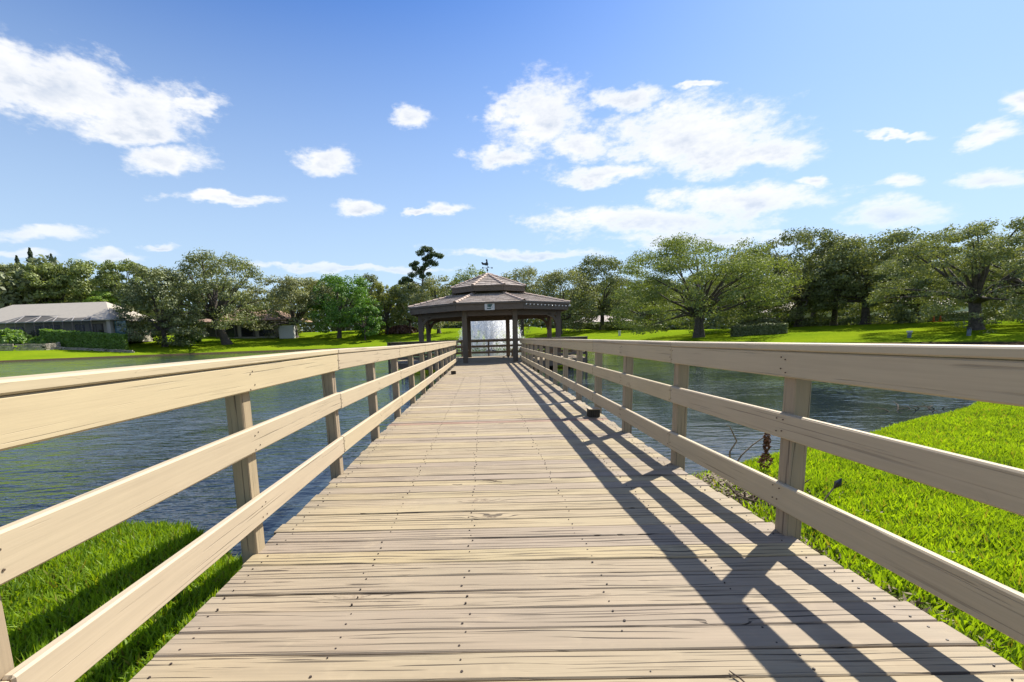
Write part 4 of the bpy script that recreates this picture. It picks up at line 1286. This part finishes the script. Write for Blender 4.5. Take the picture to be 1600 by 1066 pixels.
# ------------------------------------------------------------------ small things on the far bank
def cone(x, y, lb):
    z0 = float(ground_z(x, y)); t_ = thing('traffic_cone', lb, 'cone', (x, y, z0), 'orange cones on the far lawn')
    q = MB(); q.box((0, 0, .02), (.42, .42, .04), bev=.01); q.build('base', M_orange, t_)
    q = MB(); q.tube([(0, 0, .04), (0, 0, .78), (0, 0, .8)], [.15, .045, .03], 10); q.build('cone_body', M_orange, t_, True)
cone(54.6, 56.2, 'orange traffic cone on the far lawn, the one nearer the gazebo')
cone(55.3, 56.1, 'orange traffic cone on the far lawn, the one nearer the ragged oak')
t_ = thing('utility_pedestal', 'small white utility post on the far lawn by the dark rounded oak', 'utility post', (24.1, 80.6, float(ground_z(24.1, 80.6)) - .03))
q = MB(); q.box((0, 0, .45), (.36, .3, .9), bev=.03); q.build('body', M_white, t_)
q = MB(); q.box((0, 0, .93), (.42, .36, .08), bev=.02); q.build('lid', M_white, t_)
t_ = thing('utility_pedestal', 'pale two-part utility post near the water before the far oaks', 'utility post', (37.5, 40.6, float(ground_z(37.5, 40.6)) - .03))
q = MB(); q.box((0, 0, .3), (.22, .2, .6), bev=.02); q.build('body', M_cloth, t_)
q = MB(); q.box((0, 0, .55), (.38, .26, .16), bev=.03); q.build('lid', M_white, t_)
t_ = thing('utility_pedestal', 'dark blue-grey utility post near the water under the large ragged oak', 'utility post', (40.1, 38.2, float(ground_z(40.1, 38.2)) - .03))
q = MB(); q.box((0, 0, .28), (.2, .2, .56), bev=.02); q.build('body', M_cloth, t_)
q = MB(); q.tube([(0, 0, .5), (0, 0, .72)], [.12, .08], 8); q.build('lid', M_black, t_)

# ------------------------------------------------------------------ near lawn blades
def grass_patch(x0, x1, y0, y1, dens, seed, length=.085, keep=None, matl=None):
    r = np.random.default_rng(seed); n_ = int((x1 - x0) * (y1 - y0) * dens)
    X_ = r.uniform(x0, x1, n_); Y_ = r.uniform(y0, y1, n_)
    s_ = lake_sd(X_, Y_)
    k = s_ > .04
    k &= (r.random(n_) < np.clip(s_ / .35, .2, 1))
    if keep is not None: k &= keep(X_, Y_, r)
    X_, Y_, s_ = X_[k], Y_[k], s_[k]; n_ = len(X_)
    Z = ground_z(X_, Y_) - .005
    a = r.uniform(0, 2 * PI, n_); L = length * r.uniform(.45, 1.25, n_); w_ = r.uniform(.003, .0055, n_) * (1 + np.hypot(X_, Y_) * .09)
    clump = .5 + .5 * np.sin(X_ * 7 + np.sin(Y_ * 5) * 2) * np.sin(Y_ * 8 + 1); L *= .75 + .5 * clump
    tilt = r.uniform(.1, .9, n_); b2 = a + r.normal(0, .9, n_)
    ux, uy = np.cos(a), np.sin(a); dx_, dy_ = np.cos(b2), np.sin(b2)
    B = np.stack([X_, Y_, Z], -1); U = np.stack([ux, uy, 0 * ux], -1) * w_[:, None]
    m1 = B + np.stack([dx_ * np.sin(tilt * .6) * L * .5, dy_ * np.sin(tilt * .6) * L * .5, np.cos(tilt * .6) * L * .5], -1)
    tip = m1 + np.stack([dx_ * np.sin(tilt * 1.3) * L * .55, dy_ * np.sin(tilt * 1.3) * L * .55, np.cos(tilt * 1.3) * L * .55], -1)
    V = np.stack([B - U * .7, B + U * .7, m1 + U, m1 - U, tip], 1)
    me = bpy.data.meshes.new('grass'); me.vertices.add(n_ * 5); me.vertices.foreach_set('co', V.astype(np.float32).ravel())
    bi = np.arange(n_)[:, None] * 5
    q4 = (bi + np.array([0, 1, 2, 3])).ravel(); t3 = (bi + np.array([3, 2, 4])).ravel()
    me.loops.add(n_ * 7); me.loops.foreach_set('vertex_index', np.concatenate([q4, t3]).astype(np.int32))
    me.polygons.add(n_ * 2); me.polygons.foreach_set('loop_start', np.concatenate([np.arange(0, n_ * 4, 4), n_ * 4 + np.arange(0, n_ * 3, 3)]).astype(np.int32))
    me.materials.append(matl or L_grass); me.update(calc_edges=True)
    return me


off_walk = lambda X, Y, r: (X < -1.30) | (X > 1.70)
bare = lambda X, Y, r: r.random(len(X)) < np.minimum(np.clip((np.hypot((X - 2.15) / .55, (Y - 3.7) / 1.0) - .55) * 1.6, .06, 1), np.clip((X - 1.80 + .08 * np.sin(Y * 9)) * 4, .12, 1))
parts_ = []
tag(link('grass', grass_patch(-5.5, -1.27, .2, 4.2, 7000, 61, .085, None, L_grass2)), 'lush near lawn strip beyond the sunlit railing', kind='stuff')
tag(link('grass', grass_patch(1.66, 5.2, .4, 6.4, 8500, 62, .068, bare)), 'bright near lawn beyond the shaded railing', kind='stuff')
tag(link('grass', grass_patch(5.2, 13.5, 1.6, 10.8, 4200, 63, .060)), 'bright lawn reaching out to the near shore beyond the shaded railing', kind='stuff')
tag(link('grass', grass_patch(13.5, 24, 6., 13, 700, 64, .09)), 'far end of the near lawn point', kind='stuff')

# ------------------------------------------------------------------ twigs and dead plant
def twig(label, x, y, an, L, m_=None):
    q = MB(); c_, s_ = math.cos(an), math.sin(an)
    q.tube([(-c_ * L / 2, -s_ * L / 2, .007), (-c_ * L * .1, -s_ * L * .1 + .006, .009), (c_ * L * .25, s_ * L * .25 - .004, .007), (c_ * L / 2, s_ * L / 2, .005)], [.0022, .0035, .003, .0015], 6)
    q.tube([(c_ * L * .1, s_ * L * .1, .008), (c_ * L * .2 - s_ * .02, s_ * L * .2 + c_ * .02, .008)], [.002, .001], 5)
    o_ = q.build('twig', m_ or M_twig); o_.location = (x, y, .002)
    tag(o_, label, 'twig', 'twigs on the boardwalk')
twig('thin brown twig lying in the middle of the boardwalk planks', .04, 3.52, -.35, .17)
twig('short brown twig at the bottom edge of the picture on the planks', .82, 1.38, 1.9, .07, M_twig)

dp = thing('dead_plant', 'dry branching twigs with a shrivelled brown leaf cluster behind the railing', 'dead plant', (2.05, 3.35, float(ground_z(2.05, 3.35))))
r = random.Random(4); q = MB()
def branch(p, d, L, rad, depth):
    pts = [p]; n_ = 5
    for i in range(n_):
        d = (d + Vector((r.gauss(0, .16), r.gauss(0, .16), r.gauss(0, .10)))).normalized(); pts.append(pts[-1] + d * L / n_)
    q.tube(pts, [rad * (1 - .7 * i / n_) for i in range(n_ + 1)], 6, False)
    if depth > 0:
        for k in range(3 if depth > 1 else 2):
            i = r.randrange(1, n_); dd_ = (d + Vector((r.gauss(0, .8), r.gauss(0, .8), r.gauss(0, .4)))).normalized()
            branch(pts[i], dd_, L * r.uniform(.4, .7), rad * .55, depth - 1)
for k in range(7):
    an = r.uniform(0, 2 * PI); branch(Vector((r.uniform(-.05, .05), r.uniform(-.05, .05), -.02)), Vector((math.cos(an) * .8, math.sin(an) * .8, r.uniform(.2, .7))).normalized(), r.uniform(.25, .42), .010, 2)
q.build('branches', M_twig, dp)
q = MB(); g0 = dp.location
q.tube([Vector(p) - g0 for p in ((2.35, 4.25, -.25), (2.31, 4.2, .02), (2.37, 4.2, .12), (2.30, 4.2, .26), (2.26, 4.2, .28))], [.010, .008, .007, .005, .003], 6)
q.tube([Vector(p) - g0 for p in ((2.33, 4.22, -.2), (2.42, 4.2, -.02), (2.52, 4.2, .08), (2.60, 4.15, .17))], [.009, .007, .006, .004], 6)
q.tube([Vector(p) - g0 for p in ((2.05, 2.75, -.15), (2.12, 2.75, .10), (2.17, 2.75, .17))], [.006, .005, .004], 6)
q.build('stem', M_twigl, dp)
q = MB(); q.tube([Vector(p) - g0 for p in ((2.165, 2.75, .16), (2.19, 2.75, .19), (2.21, 2.75, .225))], [.004, .022, .002], 6); q.build('bud', M_black, dp)
rl = np.random.default_rng(8); n_ = 420
zc_ = rl.uniform(0, 1, n_); rad = np.where(zc_ < .42, .035 + .03 * np.sin(zc_ / .42 * PI), np.where(zc_ < .55, .012, .03))
an = rl.uniform(0, 2 * PI, n_); cen = np.array([2.60, 4.12, -.13]) - np.array(g0)
P = cen + np.stack([np.cos(an) * rad * rl.random(n_) ** .5, np.sin(an) * rad * rl.random(n_) ** .5, zc_ * .33], -1)
link('leaf_cluster', quads_mesh('leaf_cluster', leaf_quads(P, unit(n_, rl), .012, rl, 1.4), M_deadleaf), dp)

# litter of dry stalks and leaves on the shore by the railing
rl = np.random.default_rng(18); n_ = 1500
X_ = rl.normal(2.12, .30, n_); Y_ = rl.normal(4.0, .42, n_); k = (X_ > 1.72); X_, Y_ = X_[k], Y_[k]; n_ = len(X_)
Z = np.maximum(ground_z(X_, Y_), -.5) + rl.uniform(.005, .035, n_)
P = np.stack([X_, Y_, Z], -1)
lo_ = link('dry_leaves', quads_mesh('dry_leaves', leaf_quads(P, np.tile([0, 0, 1.5], (n_, 1)), .016, rl, 1.8), M_twigl))
tag(lo_, 'dry grey litter of stalks and leaves on the muddy edge by the railing', kind='stuff')
rl2 = np.random.default_rng(28); n_ = 2600
Y_ = rl2.uniform(.7, 4.2, n_); X_ = 1.72 + np.abs(rl2.normal(0, .11, n_))
P = np.stack([X_, Y_, ground_z(X_, Y_) + rl2.uniform(.0, .03, n_)], -1)
lo_ = link('dry_leaves', quads_mesh('dry_leaves', leaf_quads(P, np.tile([0, 0, 1.2], (n_, 1)), .011, rl2, 2.6), M_twigl))
tag(lo_, 'brown dead grass litter along the deck edge beyond the shaded railing', kind='stuff')
rl = random.Random(9)
tw = thing('driftwood', 'tangle of thin dead twigs standing in the shallow water off the near lawn', 'driftwood', (8.7, 8.9, -.5))
for k in range(14):
    q = MB(); x, y = rl.gauss(0, .55), rl.gauss(0, .2); an = rl.uniform(0, 2 * PI)
    q.tube([(x, y, -.05), (x + .14 * math.cos(an), y + .14 * math.sin(an), .04), (x + .30 * math.cos(an), y + .30 * math.sin(an), rl.uniform(.0, .09))], [.010, .008, .003], 5)
    q.build('branch', M_twig, tw)
